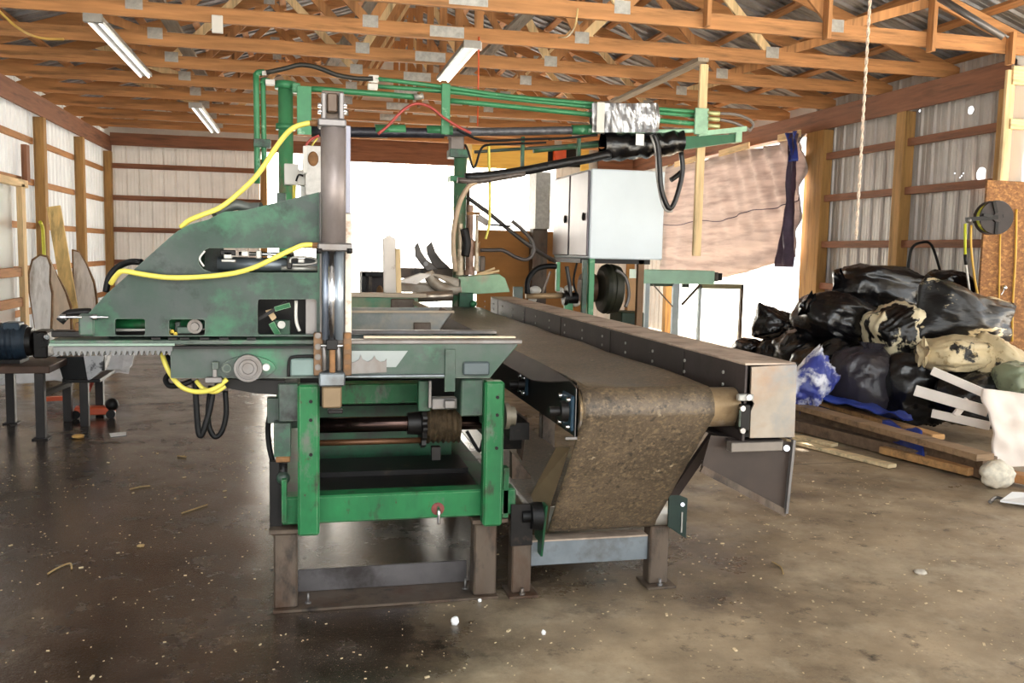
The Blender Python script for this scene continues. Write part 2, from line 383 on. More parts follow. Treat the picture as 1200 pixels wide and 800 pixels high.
struct(ribbed(xd0, xd1, .05, 3.6, lambda u, d, w: (u, YB+.2-d, w)).build('window_1', TRANSP, loc=(0, YB+.2, 0)), 'glowing white translucent wall sheets behind the steel posts')
xm_ = (XL+XR)/2; hw_ = (XR-XL)/2+.4
struct(MB().plate([(xm_-hw_, YB+.22, 3.5), (xm_+hw_, YB+.22, 3.5), (xm_+hw_, YB+.22, 3.95), (xm_, YB+.22, 3.95+hw_*.34), (xm_-hw_, YB+.22, 3.95)], [], (0, .02, 0)).build('wall_back', SID_B), 'grey gable sheeting high behind the trusses')
struct(Bx(XR+.16, XR+.2, 11.9, 17.0, 3.38, 3.95).build('wall_right', SID_B), 'grey sheeting strip above the tarp bay')
# posts ------------------------------------------------------------------
lp = ('left wall post nearest the camera beside the long pale plank', 'second left wall post, behind the slab with the long crack', 'left wall post in the far corner')
for y, t in zip((14.35, 16.72, 19.0), lp): struct(Bx(XL-.14, XL, y, y+.16, 0, ZB0).build('wall_post', PZ, bevel=.006), t)
rp = (('double post at the near end of the right wall by the hose reel', 8.02, .17), ('single right wall post above the long black bag', 9.68, .17), ('wide double post at the edge of the hanging tarp', 11.42, .46), ('right wall post beyond the tarp bay', 16.8, .17))
for t, y, w in rp: struct(Bx(XR, XR+.15, y, y+w, 0, ZB0).build('wall_post', PZ, bevel=.006), t)
p = P(305, 200, YB); struct(Bx(p.x, p.x+.13, YB, YB+.12, 0, 3.35).build('wall_post', PZ, bevel=.006), 'back wall post at the left edge of the glowing sheets')
struct(Bx(XR, XR+.15, YB, YB+.15, 0, ZB0).build('wall_post', PZ, bevel=.006), 'post in the far right corner behind the cabinet')
# header beams -------------------------------------------------------------
struct(Bx(XL-.04, XL, 10.2, YB+.1, ZB0, ZB1).build('header_beam', BY, bevel=.004), 'long brown header beam over the left wall posts')
struct(Bx(XR, XR+.04, 8.0, YB+.1, ZB0, ZB1).build('header_beam', BY, bevel=.004), 'long brown header beam over the right wall and the tarp')
zb = P(200, 173, YB).z
struct(Bx(XL, P(411, 180, YB).x, YB-.04, YB, zb, zb+.24).build('header_beam', BX, bevel=.004), 'brown header board on the back wall left of the machine')
struct(Bx(P(405, 180, YB-.06).x, P(545, 180, YB-.06).x, YB-.09, YB-.045, P(470, 192, YB).z, P(470, 163, YB).z).build('header_beam', BX, bevel=.004), 'deep brown header board above the glowing sheets')
struct(Bx(P(700, 200, YB).x, XR, YB-.06, YB, P(730, 208, YB).z, P(730, 178, YB).z).build('header_beam', BX, bevel=.004), 'red-brown header board above the electrical cabinet')
a, b = P(553, 196, YB-.1), P(642, 160, YB-.1)
struct(Bx(a.x, b.x, YB-.14, YB-.08, a.z, b.z).build('trim_1', PLY, bevel=.004), 'yellow plywood panel high on the back wall')
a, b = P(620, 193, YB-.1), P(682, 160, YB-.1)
struct(Bx(b.x-1.05, b.x, YB-.03, YB, a.z, b.z).build('recess_shade_panel', DARK), 'flat black panel drawn as the shade of a recess high on the back wall')  # flat black panel stands for the shade of an opening
a, b = P(680, 200, YB-.1), P(690, 160, YB-.1)
struct(Bx(a.x, b.x, YB-.16, YB-.08, a.z, b.z).build('trim_3', PLY), 'short yellow stud right of the dark recess')
a, b = P(650, 194, YB-.3), P(664, 174, YB-.3)
o = Bx(a.x, b.x, YB-.3, YB-.12, a.z, b.z).build('orange_box', ORANGE, bevel=.01); tag(o, 'small orange-red box in the dark recess on the back wall', 'box')
# girts ---------------------------------------------------------------------
GZ = (.62, 1.22, 1.83, 2.45, 3.04)
word = ('lowest', 'second lowest', 'middle', 'second highest', 'highest')
segs = ((11.0, 14.35, 'in the bay with the bright doorway'), (14.51, 16.72, 'in the middle bay'), (16.88, 19.0, 'in the far bay'))
for y0, y1, w in segs:
    for z, q in zip(GZ, word): struct(Bx(XL-.175, XL-.14, y0, y1, z-.045, z+.045).build('wall_girt', WY, bevel=.003), f'{q} girt of the left wall {w}')
for y0, y1, w in ((8.19, 9.68, 'beside the hose reel'), (9.85, 11.42, 'next to the tarp')):
    for z, q in zip((.62, 1.22, 1.80, 2.44, 3.02), word):
        struct(Bx(XR+.05, XR+.10, y0, y1, z-.045, z+.045).build('wall_girt', BY, bevel=.003), f'{q} girt of the right wall bay {w}')
for z, q in zip((.62, 1.24, 1.88, 2.50, 3.12), word):
    struct(Bx(XL, xd0, YB+.10, YB+.14, z-.05, z+.05).build('wall_girt', BX, bevel=.003), f'{q} girt of the back wall left of the machine')
    if z == 2.50: struct(Bx(xd0+.4, xd1, YB+.10, YB+.14, z-.04, z+.04).build('wall_girt', mat('glare_pale_girt', (250, 240, 224), .7, 0, .04, 4, transl=.6), bevel=.003), f'{q} girt across the glowing sheets')  # backlight glare on the girt put into a pale, translucent colour
# doorway in left wall ---------------------------------------------------------
yj = L(26, 300, XL).y
struct(Bx(XL-.05, XL+.02, yj, yj+.16, 0, 2.36).build('door_1_jamb', LWZ, bevel=.004), 'pale jamb of the bright doorway at the left edge')
struct(Bx(XL-.05, XL+.02, 11.0, yj+.3, 2.32, 2.42).build('door_1_trim', LWY, bevel=.004), 'pale head board over the bright doorway')
struct(Bx(XL-.10, XL-.03, yj+.45, yj+.6, 2.42, 2.92).build('door_1_trim', BZ, bevel=.004), 'short cripple stud above the bright doorway')
for i, z in enumerate((1.2, .8, .42)):
    struct(Bx(XL-.06, XL-.01, 11.0, yj, z-.06, z+.06).build('door_1_trim', WY, bevel=.003), ('upper', 'middle', 'lower')[i]+' cross board of the bright doorway')
struct(Bx(XL-.13, XL-.11, 11.0, yj, .1, 2.32).build('window_2', TRANSP), 'bright translucent sheet filling the doorway on the left')
# stub wall beside the right post -------------------------------------------------
YS = 8.0
a = P(1150, 300, YS-.02); zt = P(1175, 212, YS).z
struct(Bx(a.x, 12, YS-.03, YS, .0, zt).build('wall_front', OSB, bevel=.003), 'oriented strand board panel behind the hose reel')  # widened past the view on the right to block sun
xp = P(1173, 150, YS).x
struct(Bx(xp, xp+.10, YS-.04, YS, zt, P(1175, 82, YS).z).build('trim_4', LWZ, bevel=.004), 'sunlit pale stud at the top right corner')
struct(Bx(xp+.05, 9.4, YS-.06, YS-.02, P(1185, 100, YS).z, P(1185, 78, YS).z).build('trim_5', LWX, bevel=.004), 'upper pale board beside the sunlit stud')
struct(Bx(xp+.06, 9.4, YS-.06, YS-.02, P(1185, 152, YS).z, P(1185, 140, YS).z).build('trim_6', LWX, bevel=.004), 'lower pale board beside the sunlit stud')
struct(Bx(7.3, 12.2, -1.5, 8.1, 3.76, 3.80).build('ceiling', ROOF), 'added unseen roof sheet blocking sun right of the camera')  # unseen lean-to sheet, added to keep sun off the floor
struct(Bx(xp+.10, 12, YS+.0, YS+.03, zt, 3.75).build('window_3', TRANSP), 'blown-out white sheet at the top right corner')
# ------------------------------------------------------------------ roof and trusses
XM = (XL+XR)/2; HALF = (XR-XL)/2; PITCH = .34
ZT = ZB1
def ztop(x): return ZT+.16+(HALF-abs(x-XM))*PITCH
for s, nm in ((-1, 'ceiling'), (1, 'ceiling')):
    xe = XM+s*(HALF+.45)
    def to3(u, d, w, s=s): x = XM+s*w; return (x, u, ztop(x)+.16-d)
    struct(ribbed(-1.5, YB+.4, 0, HALF+.45, to3).build(nm, ROOF, loc=(0, 0, 4)), 'bare metal roof sheets over the '+('left' if s < 0 else 'right')+' slope')
    for i in range(10):
        w = .25+i*.58; x = XM+s*w
        n = Vector((s*PITCH, 0, 1)).normalized()
        ords = ('topmost', 'second', 'third', 'fourth', 'fifth', 'sixth', 'seventh', 'eighth', 'ninth', 'lowest')[i]
        struct(MB().bar((x, 6.4, ztop(x)+.07), (x, YB+.3, ztop(x)+.07), .089, .038, n).build('roof_purlin', WY), f'{ords} purlin under the '+('left' if s < 0 else 'right')+' roof slope')
ordw = ('nearest', 'second', 'third', 'fourth', 'fifth', 'sixth', 'seventh', 'eighth', 'ninth', 'farthest')
def truss(Y, lbl, gable=False):
    t = thing('roof_truss', lbl, None, (XM, Y, ZT), kind='structure')
    W = .038; bc = .14
    MB().bar((XL-.1, Y, ZT+bc/2), (XR+.1, Y, ZT+bc/2), W, bc).build('bottom_chord', WX, t)
    for s in (-1, 1):
        xe = XM+s*(HALF+.4)
        MB().bar((XM, Y, ztop(XM)-.05), (xe, Y, ztop(xe)-.05), W-.004, .14).build('top_chord', WX, t)
    span = 2*HALF; bn = [XL+span*k for k in (.0, .2, .4, .6, .8, 1)]; tn = [XL+span*k for k in (.1, .3, .5, .7, .9)]
    for i, xt in enumerate(tn):
        for xb in (bn[i], bn[i+1]):
            if xb in (bn[0], bn[-1]): continue
            a = Vector((xb, Y, ZT+.10)); b = Vector((xt, Y, ztop(xt)-.08))
            MB().bar(a, b, W-.008, .089, (1, 0, 0)).build('web_member', LWZ if (i+int(Y)) % 3 == 0 else WZ, t)
    if not gable:
        MB().bar((XM, Y-.0, ZT+.12), (XM, Y, ztop(XM)-.1), W-.006, .089, (1, 0, 0)).build('king_post', WZ, t)
    for k, xb in enumerate(bn[1:-1]+[XL+span*.47]):
        w = .34 if k == 4 else .15
        MB().box(xb-w/2, xb+w/2, Y-.0215, Y-.0192, ZT+.025+(.04 if k < 4 else 0), ZT+.13+(.05 if k < 4 else 0)).build('nail_plate', GALV, t)
    for xt in tn[1:-1]:
        MB().box(xt-.07, xt+.07, Y-.0215, Y-.0192, ztop(xt)-.14, ztop(xt)-.03).build('nail_plate', GALV, t)
    return t
YT = [7.86+1.2*i for i in range(10)]
for i, y in enumerate(YT[:-1]):
    t = truss(y, ('nearest roof truss, with upright studs on its chord, above the bags' if i == 0 else f'{ordw[i]} roof truss counted from the camera'), gable=(i == 0))
    if i == 0:
        for px in (828, 969, 1092, 1186):
            p = P(px, 40, y-.07)
            MB().box(p.x-.02, p.x+.02, y-.114, y-.025, P(px, {828: 30, 969: 45, 1092: 60, 1186: 75}[px], y-.1).z, ztop(p.x)-.05).build('gable_stud', WZ, t)
# braces nailed over the chords
def brace(name, a, b, w, h, m, label):
    struct(MB().bar(a, b, w, h).build(name, m), label)
p = P(822, 74, 9.0); brace('roof_brace', (p.x, 8.95, ZT-.025), (p.x+.02, 12.9, ZT-.025), .12, .038, wood('grey_weathered_board', (160, 146, 128), 1), 'weathered brace board under the chords beside the pale hanging post')
p = P(185, 25, 9.1); brace('roof_brace', (p.x, 7.9, ZT+.17), (p.x, 17, ZT+.17), .14, .038, wood('grey_brace_board', (150, 140, 128), 1), 'grey brace board lying on the chords right of the front fluorescent lamp')
p = P(450, 40, 9.1); brace('roof_brace', (p.x+.2, 7.9, 4.3), (p.x-.5, 12.2, ZT+.17), .14, .04, MATS['grey_brace_board'], 'grey brace board sloping down through the trusses above the tall cylinder')
p = P(640, 40, 9.1); brace('roof_brace', (p.x+.1, 7.9, ZT+.6), (p.x-.4, 11.6, ZT+.17), .14, .04, MATS['grey_brace_board'], 'grey brace board sloping through the trusses near the middle')
# pale post hanging from the second truss
a, b = P(826, 75, 9.0), P(822, 300, 9.0)
struct(Bx(a.x-.045, a.x+.045, 9.0, 9.04, b.z, a.z).build('hanging_post', LWZ, bevel=.003), 'pale two-by-four hanging from a truss beside the tarp')
# ================================================================== FRONT MACHINE (log sawing carriage)
def pbox(mb, x0, y0, x1, y1, Y, dep):
    """box whose front face is the picture rectangle measured on plane Y, dep deep"""
    a, b = P(x0, y1, Y), P(x1, y0, Y)
    return mb.box(a.x, b.x, Y, Y+dep, a.z, b.z)
def pb(name, x0, y0, x1, y1, Y, dep, m, par, bevel=.004):
    return pbox(MB(), x0, y0, x1, y1, Y, dep).build(name, m, par, bevel)
def bolts(name, pts, Y, r, h, m, par):
    for (x, y) in pts:
        p = P(x, y, Y); MB().cyl(p+Vector((0, .004, 0)), p-Vector((0, h, 0)), r, 10).build(name, m, par)
YF = 3.95
mc = thing('sawing_machine', 'big green log sawing machine with slanted steel plate and tall grey cylinder', 'machine', (.37, YF, 0))
# legs and base
for nm, x0, x1, yy in (('leg', -.132, -.03, YF), ('leg', .762, .868, YF), ('leg', -.132, -.03, 6.3), ('leg', .762, .868, 6.3), ('leg', -.132, -.03, 7.8), ('leg', .762, .868, 7.8)):
    Bx(x0, x1, yy, yy+.102, .012, .355).build(nm, STEEL, mc, .008)
Bx(-.135, .875, YF-.02, YF+.2, 0, .012).build('base_plate', STEEL, mc, .002)
Bx(-.03, .762, YF+.19, YF+.202, .012, P(450, 662, YF+.19).z).build('base_angle', mat('dark_angle_steel', (96, 92, 92), .4, .5, .25, 5, patches=(((58, 52, 50), 4, .56, .1),)), mc, .002)
for px, py in ((361, 707), (545, 690)):
    f = F(px, py, .012); MB().cyl(f, f+Vector((0, 0, .05)), .006, 8).cyl(f, f+Vector((0, 0, .008)), .014, 6).build('anchor_bolt', GREYM, mc)
Bx(-.15, -.015, YF-.02, YF+.14, .355, .375).build('cap_plate', STEEL, mc, .003)
Bx(.75, .92, YF+.0, YF+.14, .352, .372).build('cap_plate', STEEL, mc, .003)
# frame of green members
YU = 3.87
for (x0, y0, x1, y1) in ((349, 451, 374.5, 629), (566, 447, 592, 617.5)):
    a, b = P(x0, y1, YU), P(x1, y0, YU)
    Bx(a.x, b.x, YU, YU+.075, a.z, b.z).build('upright', GREEN, mc, .01)
    for fy in (.07, .15, .3):
        MB().cyl((a.x+.055, YU+.003, b.z-fy), (a.x+.055, YU-.006, b.z-fy), .008, 8).build('bolt', DARK, mc)
pb('crossbeam', 330, 572, 605, 615.5, YU+.08, .10, GREEN, mc, .008)
p = P(513, 596, YU+.08)
MB().lathe(p+Vector((0, .002, 0)), (0, -1, 0), ((0, .03), (.008, .028), (.012, .012))).build('rusty_boss', mat('red_rust', (130, 66, 62), .8, 0, .4, 30), mc)
MB().tube([p+Vector((0, -.01, .01)), p+Vector((.0, -.035, -.005)), p+Vector((.0, -.035, -.06))], .008, 8).build('hook_pin', CHROME, mc)
# crossbeam top shelf, interior decks
Bx(-.02, .80, YU+.18, 5.2, P(450, 570, 4.1).z-.03, P(450, 570, 4.1).z-.01).build('lower_deck', DARK, mc)
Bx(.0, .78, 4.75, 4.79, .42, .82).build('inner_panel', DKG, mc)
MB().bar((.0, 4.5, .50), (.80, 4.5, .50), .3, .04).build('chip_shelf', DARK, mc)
pb('inner_crossbeam_or_shade_bar', 398, 449, 497, 474, 4.35, .12, GREEN, mc, .006)
Bx(-.03, .86, 4.6, 4.7, .80, 1.02).build('inner_crossbeam_or_shade_bar', DARK, mc, .006)  # black bar darkens the gap in place of interior shade
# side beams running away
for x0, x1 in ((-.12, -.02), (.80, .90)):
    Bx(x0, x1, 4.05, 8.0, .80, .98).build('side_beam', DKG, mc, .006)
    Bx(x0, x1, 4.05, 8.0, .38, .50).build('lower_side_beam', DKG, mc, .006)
# left side stack: block, hanging post, jack, bracket
pb('left_block', 326, 449, 350, 495, YU+.06, .2, DGREEN, mc, .006)
pb('left_lug', 313, 466, 327, 496, YU+.16, .05, DGREEN, mc, .004)
pb('hanging_post', 321, 495, 341, 536, YU+.09, .07, DGREEN, mc, .004)
pb('post_collar', 323, 535, 340, 542, YU+.085, .08, RUST, mc, .003)
a = P(332, 542, YU+.12); b = P(332, 566, YU+.12)
MB().cyl(a, b, .018, 12).build('jack_screw', DARK, mc)
MB().ball(P(332, 560, YU+.11), .03, 10, 8).build('grease_cap', DGREEN, mc)
pb('side_bracket', 330, 562, 336, 612, YU+.05, .12, GREEN, mc, .003)
pb('corner_gusset', 316, 540, 331, 622, YU+.12, .03, DARK, mc, .002)
MB().tube([P(318, 478, 4.06), P(314, 500, 4.08), P(316, 525, 4.08), P(321, 545, 4.05)], .012, 8).build('black_hose', BLACK, mc)
# right bearing block and flange
pb('right_block', 540, 444, 567, 488, YU+.05, .2, DGREEN, mc, .006)
a = P(597, 487, 4.0)
MB().lathe((.90, 4.0, a.z), (1, 0, 0), ((0, .035), (.0, .062), (.02, .062), (.02, .045), (.05, .045))).build('flange_ring', mat('dusty_flange', (126, 118, 102), .5, .3, .2, 8), mc)
pb('right_bracket', 589, 548, 597, 607, YU+.08, .06, GREEN, mc, .003)
# shaft, worm sleeve and sprocket
zs = P(430, 497, 4.12).z
MB().cyl((-.02, 4.12, zs), (.86, 4.12, zs), .036, 20).build('drive_shaft', mat('oily_shaft', (60, 46, 42), .22, .9, .3, 6), mc)
MB().cyl((.0, 4.09, zs-.075), (.56, 4.09, zs-.075), .014, 12).build('guide_bar', mat('brown_bar', (92, 62, 40), .4, .5, .3, 8), mc)
x0 = P(499, 497, 4.1).x; x1 = P(542, 497, 4.1).x
MB().lathe((x0, 4.12, zs), (1, 0, 0), [(i*.012, .085+(.012 if i % 2 else 0)) for i in range(int((x1-x0)/.012))]).build('chain_sleeve', mat('greasy_chain', (84, 70, 52), .5, .5, .5, 30, bump=.5, bscale=60), mc)
sp = MB(); ns = 14; xs = P(493, 497, 4.1).x
ring = []
for i in range(ns*4):
    t = 2*PI*i/(ns*4); r = .115 if i % 4 in (0, 1) else .095
    ring.append((xs, 4.12+r*math.cos(t), zs+r*math.sin(t)))
sp.plate(ring, [], (.02, 0, 0)).build('sprocket', DARK, mc)
MB().lathe((xs-.06, 4.12, zs), (1, 0, 0), ((0, .05), (.06, .055))).build('sprocket_hub', DARK, mc)
MB().bar((xs+.06, 4.02, zs-.09), (xs+.06, 4.02, zs-.15), .04, .04, (0, 1, 0)).build('grease_lump', DARK, mc)
MB().tube([P(575-28, 505, 4.06), P(556, 520, 4.06), P(562, 528, 4.06), P(566, 515, 4.06)], .008, 8).build('black_hose', BLACK, mc)
# tensioner arm right of the middle
pb('tension_post', 490, 446, 505, 482, 4.02, .04, DKG, mc, .003)
pb('tension_rod', 502, 446, 506, 478, 3.98, .02, GREYM, mc, .002)
pb('pawl_block', 506, 466, 536, 480, 3.98, .06, GREYM, mc, .005)
pb('pawl_nut', 521, 469, 534, 479, 3.95, .03, GREYM, mc, .004)
# ------------------------------------------------ guide table (long beam)
YT0 = 3.86
a = P(200, 443, YT0); b = P(606, 403.5, YT0); c = P(574, 443, YT0); a2 = P(205, 405, YT0)
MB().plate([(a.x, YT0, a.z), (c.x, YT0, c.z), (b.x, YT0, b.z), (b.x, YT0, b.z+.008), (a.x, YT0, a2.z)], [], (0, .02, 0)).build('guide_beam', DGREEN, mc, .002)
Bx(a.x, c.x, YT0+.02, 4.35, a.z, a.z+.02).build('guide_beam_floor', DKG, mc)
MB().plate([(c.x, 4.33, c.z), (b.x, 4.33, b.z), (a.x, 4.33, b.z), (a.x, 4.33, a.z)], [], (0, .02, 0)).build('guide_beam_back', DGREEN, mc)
zt = b.z
Bx(a.x, b.x+.02, YT0-.015, YT0+.05, zt+.004, zt+.022).build('slide_rail', GREYM, mc, .003)
Bx(.25, b.x, YT0+.03, YT0+.06, zt+.024, zt+.034).build('slide_strip', mat('scraped_rail', (196, 176, 152), .4, .5, .2, 9), mc, .002)
Bx(a.x, b.x, 4.30, 4.36, zt+.004, zt+.022).build('slide_rail', GREYM, mc, .003)
MB().bar((c.x, 4.1, c.z+.01), (b.x, 4.1, zt), .46, .012, (-1, 0, 1)).build('sloped_end_plate', DKG, mc)
pb('stiffener', 521, 409, 534, 459, YT0-.012, .012, DGREEN, mc, .002)
pb('weld_pad', 543, 424, 574, 440, YT0-.02, .02, mat('weld_pad_grey', (80, 90, 92), .5, .3, .2, 6), mc, .006)
pb('weld_pad', 340, 420, 369, 441, YT0-.02, .02, mat('weld_pad_pale', (112, 130, 126), .5, .2, .2, 4), mc, .006)
MB().tube([P(338, 441, YT0-.014), P(339, 423, YT0-.014), P(345, 418, YT0-.014), P(369, 417, YT0-.014)], .006, 6).build('weld_bead', DARK, mc)
MB().plate([P(x, y, YT0-.004) for x, y in ((412, 411), (478, 411), (470, 422), (464, 430), (412, 430))], [], (0, .004, 0)).build('bare_patch', mat('bare_bright_patch', (140, 146, 144), .45, .3, .12, 4), mc)
# toothed grey plate
pr = [(408, 438), (408, 425), (416, 424), (421, 421), (423, 416), (425, 421), (431, 424), (436, 421), (439, 417), (441, 421), (446, 424), (451, 423), (453, 420), (453, 436)]
MB().plate([P(x, y, YT0-.012) for x, y in pr], [], (0, .008, 0)).build('toothed_plate', GREYM, mc)
Bx(P(405, 438, YT0).x, P(520, 438, YT0).x, YT0-.03, YT0, P(450, 441, YT0).z, P(450, 438.5, YT0).z).build('lower_lip', BLUEST, mc, .002)
# flange bearing
ce = P(291, 431, YT0-.02)
oval = []
for i in range(40):
    t = 2*PI*i/40; oval.append(ce+Vector((.108*math.copysign(abs(math.cos(t))**1.3, math.cos(t)), 0, .052*math.sin(t))))
MB().plate(oval, [], (0, .02, 0)).build('bearing_housing', DGREEN, mc, .004)
MB().lathe(ce, (0, -1, 0), ((0, .058), (.02, .056), (.02, .046), (.012, .046), (.012, .038), (.022, .036), (.022, .024), (.018, .022), (.018, .0))).build('flange_bearing', GREYM, mc)
MB().lathe(P(266, 431, YT0-.02), (0, -1, 0), ((0, .018), (.012, .018))).build('bolt', DGREEN, mc)
MB().lathe(P(312, 430, YT0-.02), (0, -1, 0), ((0, .016), (.015, .014))).build('bolt', WHITEP, mc)
pb('set_screw', 249, 425, 254, 442, YT0-.03, .015, GREYM, mc, .002)
pb('set_screw_head', 248, 424, 256, 433, YT0-.035, .03, DGREEN, mc, .003)
pb('foot_tab', 240, 442, 260, 449, YT0-.03, .04, GREYM, mc, .003)
# black under-cover
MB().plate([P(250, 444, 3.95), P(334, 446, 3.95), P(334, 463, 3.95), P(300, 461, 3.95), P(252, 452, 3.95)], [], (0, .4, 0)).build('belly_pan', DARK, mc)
# ------------------------------------------------ sliding carriage with rack
a = P(58, 404, 3.84); b = P(376, 395, 3.84)
Bx(a.x, b.x, 3.84, 4.34, a.z, a.z+.018).build('carriage_deck', DGREEN, mc, .003)
Bx(a.x, P(205, 400, 3.84).x, 3.83, 3.845, a.z-.004, a.z+.006).build('deck_edge', mat('pale_edge_steel', (120, 138, 126), .4, .4, .15, 6), mc)
Bx(P(204, 400, 3.84).x, P(376, 400, 3.84).x, 3.825, 3.85, a.z-.016, a.z-.006).build('slide_seal', DARK, mc)
x0 = P(62, 407, 3.85).x; x1 = P(202, 407, 3.85).x; z0 = P(100, 416.5, 3.85).z; z1 = P(100, 406, 3.85).z
tp = [(x0, 3.85, z1)]; n = 21; w = (x1-x0)/n
for i in range(n):
    xa = x0+i*w
    tp += [(xa+.1*w, 3.85, z0+.017), (xa+.3*w, 3.85, z0), (xa+.6*w, 3.85, z0), (xa+.8*w, 3.85, z0+.017)]
tp += [(x1, 3.85, z0+.017), (x1, 3.85, z1)]
MB().plate(tp[::-1], [], (0, .04, 0)).build('gear_rack', mat('rack_steel', (112, 112, 112), .45, .4, .2, 9), mc)
# wing plate with cut-outs
YW = 3.86
wing = [(108, 394), (100, 372), (112, 358), (124, 345), (150, 322), (200, 277), (209, 270), (222, 263), (244, 257), (262, 248), (288, 246), (329, 236), (374, 225), (375, 394)]
def rr(x0, y0, x1, y1, r=3, n=3):
    o = []
    for cx_, cy_, a0 in ((x0+r, y0+r, 180), (x1-r, y0+r, 270), (x1-r, y1-r, 0), (x0+r, y1-r, 90)):
        for k in range(n+1):
            t = math.radians(a0+90*k/n); o.append((cx_+r*math.cos(t), cy_+r*math.sin(t)))
    return o
slot1 = [(372, 291), (372, 319.5)]+[(247+0, 319)]+[(238, 315), (233, 308), (233, 301), (238, 294), (245, 290.5)]
holes = [slot1, rr(302, 350.5, 371, 392), rr(134.5, 373.5, 170, 393), rr(198, 374, 240, 393)]
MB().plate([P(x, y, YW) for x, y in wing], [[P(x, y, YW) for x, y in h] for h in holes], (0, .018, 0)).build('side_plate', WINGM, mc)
MB().plate([P(x, y, YW)+Vector((0, .36, 0)) for x, y in wing], [[P(x, y, YW)+Vector((0, .36, 0)) for x, y in slot1]], (0, .018, 0)).build('far_side_plate', WINGM, mc)
# top skin bridging both plates
top = [P(x, y, YW) for x, y in wing[1:13]]
mb = MB()
for p, q in zip(top, top[1:]):
    mb.add([p+Vector((0, .002, -.004)), q+Vector((0, .002, -.004)), q+Vector((0, .37, -.004)), p+Vector((0, .37, -.004))], [(0, 1, 2, 3)])
mb.build('top_skin', WINGM, mc)
MB().tube([P(252, 253, YW+.04), P(262, 245, YW+.06), P(276, 240, YW+.08), P(292, 243, YW+.08), P(306, 243, YW+.06)], .022, 8).build('folded_lip', mat('dark_lip', (92, 96, 92), .45, .3, .2, 8), mc)
MB().tube([P(239, 312, YW-.002), P(234, 303, YW-.002), P(240, 294, YW-.002)], .004, 6).build('slot_weld', WHITEP, mc)
# machinery inside the slots
def inx(name, px0, px1, py, r, Y, m): 
    p, q = P(px0, py, Y), P(px1, py, Y); MB().cyl((p.x, Y, p.z), (q.x, Y, p.z), r, 16).build(name, m, mc)
inx('feed_cylinder', 120, 230, 380, .030, 4.0, GREEN)
inx('feed_rod', 128, 260, 391, .016, 3.96, DARK)
inx('guide_rod', 126, 200, 386.5, .006, 3.92, GALV)
inx('clamp_cylinder', 255, 372, 309, .030, 4.0, BLUEST)
inx('clamp_rod', 280, 345, 297, .008, 3.93, CHROME)
inx('clamp_rod', 330, 372, 314, .010, 3.93, GALV)
for (x0, y0, x1, y1, mm) in ((258, 293, 276, 299, DARK), (262, 295, 272, 303, GALV), (283, 294, 291, 300, WHITEP), (259, 304, 276, 307, GALV), (300, 293, 306, 303, GALV), (349, 303, 357, 308, GALV), (336, 300, 342, 315, DARK)):
    pb('clamp_fitting', x0, y0, x1, y1, 3.90, .03, mm, mc, .003)
p = P(354, 305.5, 3.9); MB().tube([P(340, 308, 3.9), P(342, 302, 3.9), P(355, 301, 3.9), P(369, 303, 3.9), P(370, 308, 3.9), P(356, 310, 3.9), P(343, 310, 3.9)], .005, 6).build('chain_link', GALV, mc)
MB().plate([P(x, y, 4.1) for x, y in ((240, 320), (240, 288), (262, 288), (262, 320))], [], (0, .01, 0)).build('inner_rib', DGREEN, mc)
MB().lathe(P(229, 382, 3.93), (0, -1, 0), ((0, .03), (.02, .03), (.02, .018), (.03, .016), (.03, .0))).build('inner_bearing', GREYM, mc)
pb('inner_bracket', 207, 383, 232, 391, 3.92, .05, DGREEN, mc, .003)
pb('inner_bracket', 205, 377, 211, 392, 3.95, .03, DGREEN, mc, .003)
bolts('brass_nut', ((206, 391), (202, 388)), 3.92, .008, .01, mat('brass', (196, 170, 70), .35, .8, .1, 9), mc)
# mechanism seen in the square opening
MB().bar(P(303, 374, 3.95), P(336, 354, 3.95), .014, .014).build('link_arm', DARK, mc)
MB().bar(P(322, 362, 3.93), P(340, 357, 3.93), .02, .02).build('link_arm', GREEN, mc)
MB().plate([P(x, y, 3.97) for x, y in ((311, 364), (318, 362), (324, 372), (319, 376))], [], (0, .02, 0)).build('tan_pad', mat('tan_pad', (196, 168, 130), .7, 0, .15, 8), mc)
MB().bar(P(318, 378, 3.95), P(326, 392, 3.95), .02, .025).build('link_arm', GREEN, mc)
MB().tube([P(347, 352, 3.92), P(347, 375, 3.92), P(351, 388, 3.92)], .007, 8).build('control_cable', WHITEP, mc)
MB().lathe(P(330, 380, 3.95), (0, -1, 0), ((0, .016), (.02, .016), (.02, .008), (.03, .008))).build('pivot', GALV, mc)
pb('pivot_plate', 322, 375, 340, 392, 3.98, .02, DKG, mc, .002)
pb('bright_gusset', 358, 350, 374, 393, 3.90, .02, GREYM, mc, .002)
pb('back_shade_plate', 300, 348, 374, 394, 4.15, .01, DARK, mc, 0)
for x in (188, 208, 222, 245, 268, 300):
    pb('deck_slot', x-11, 395.5, x, 398, 3.836, .006, DARK, mc, .001)
# left nose: block, tie rods
pb('nose_block', 92, 368, 110, 394, YW-.01, .1, DGREEN, mc, .008)
pb('nose_packing', 88, 378, 96, 393, YW+.02, .05, RUST, mc, .003)
for x0, x1 in ((68, 96), (105, 127)):
    p, q = P(x0, 371.5, YW-.015), P(x1, 371.5, YW-.015)
    MB().cyl(p, q, .006, 10).build('tie_rod', CHROME, mc)
    MB().lathe(p+Vector((.012, 0, 0)), (1, 0, 0), ((0, .014), (.018, .014)), 6).build('tie_nut', CHROME, mc)
MB().tube([P(70, 377, YW+.04), P(80, 368, YW+.05), P(98, 366, YW+.05), P(106, 366, YW+.06)], .018, 8).build('grease_line', DARK, mc)
pb('nose_bracket', 60, 388, 98, 395, YW, .08, DARK, mc, .003)
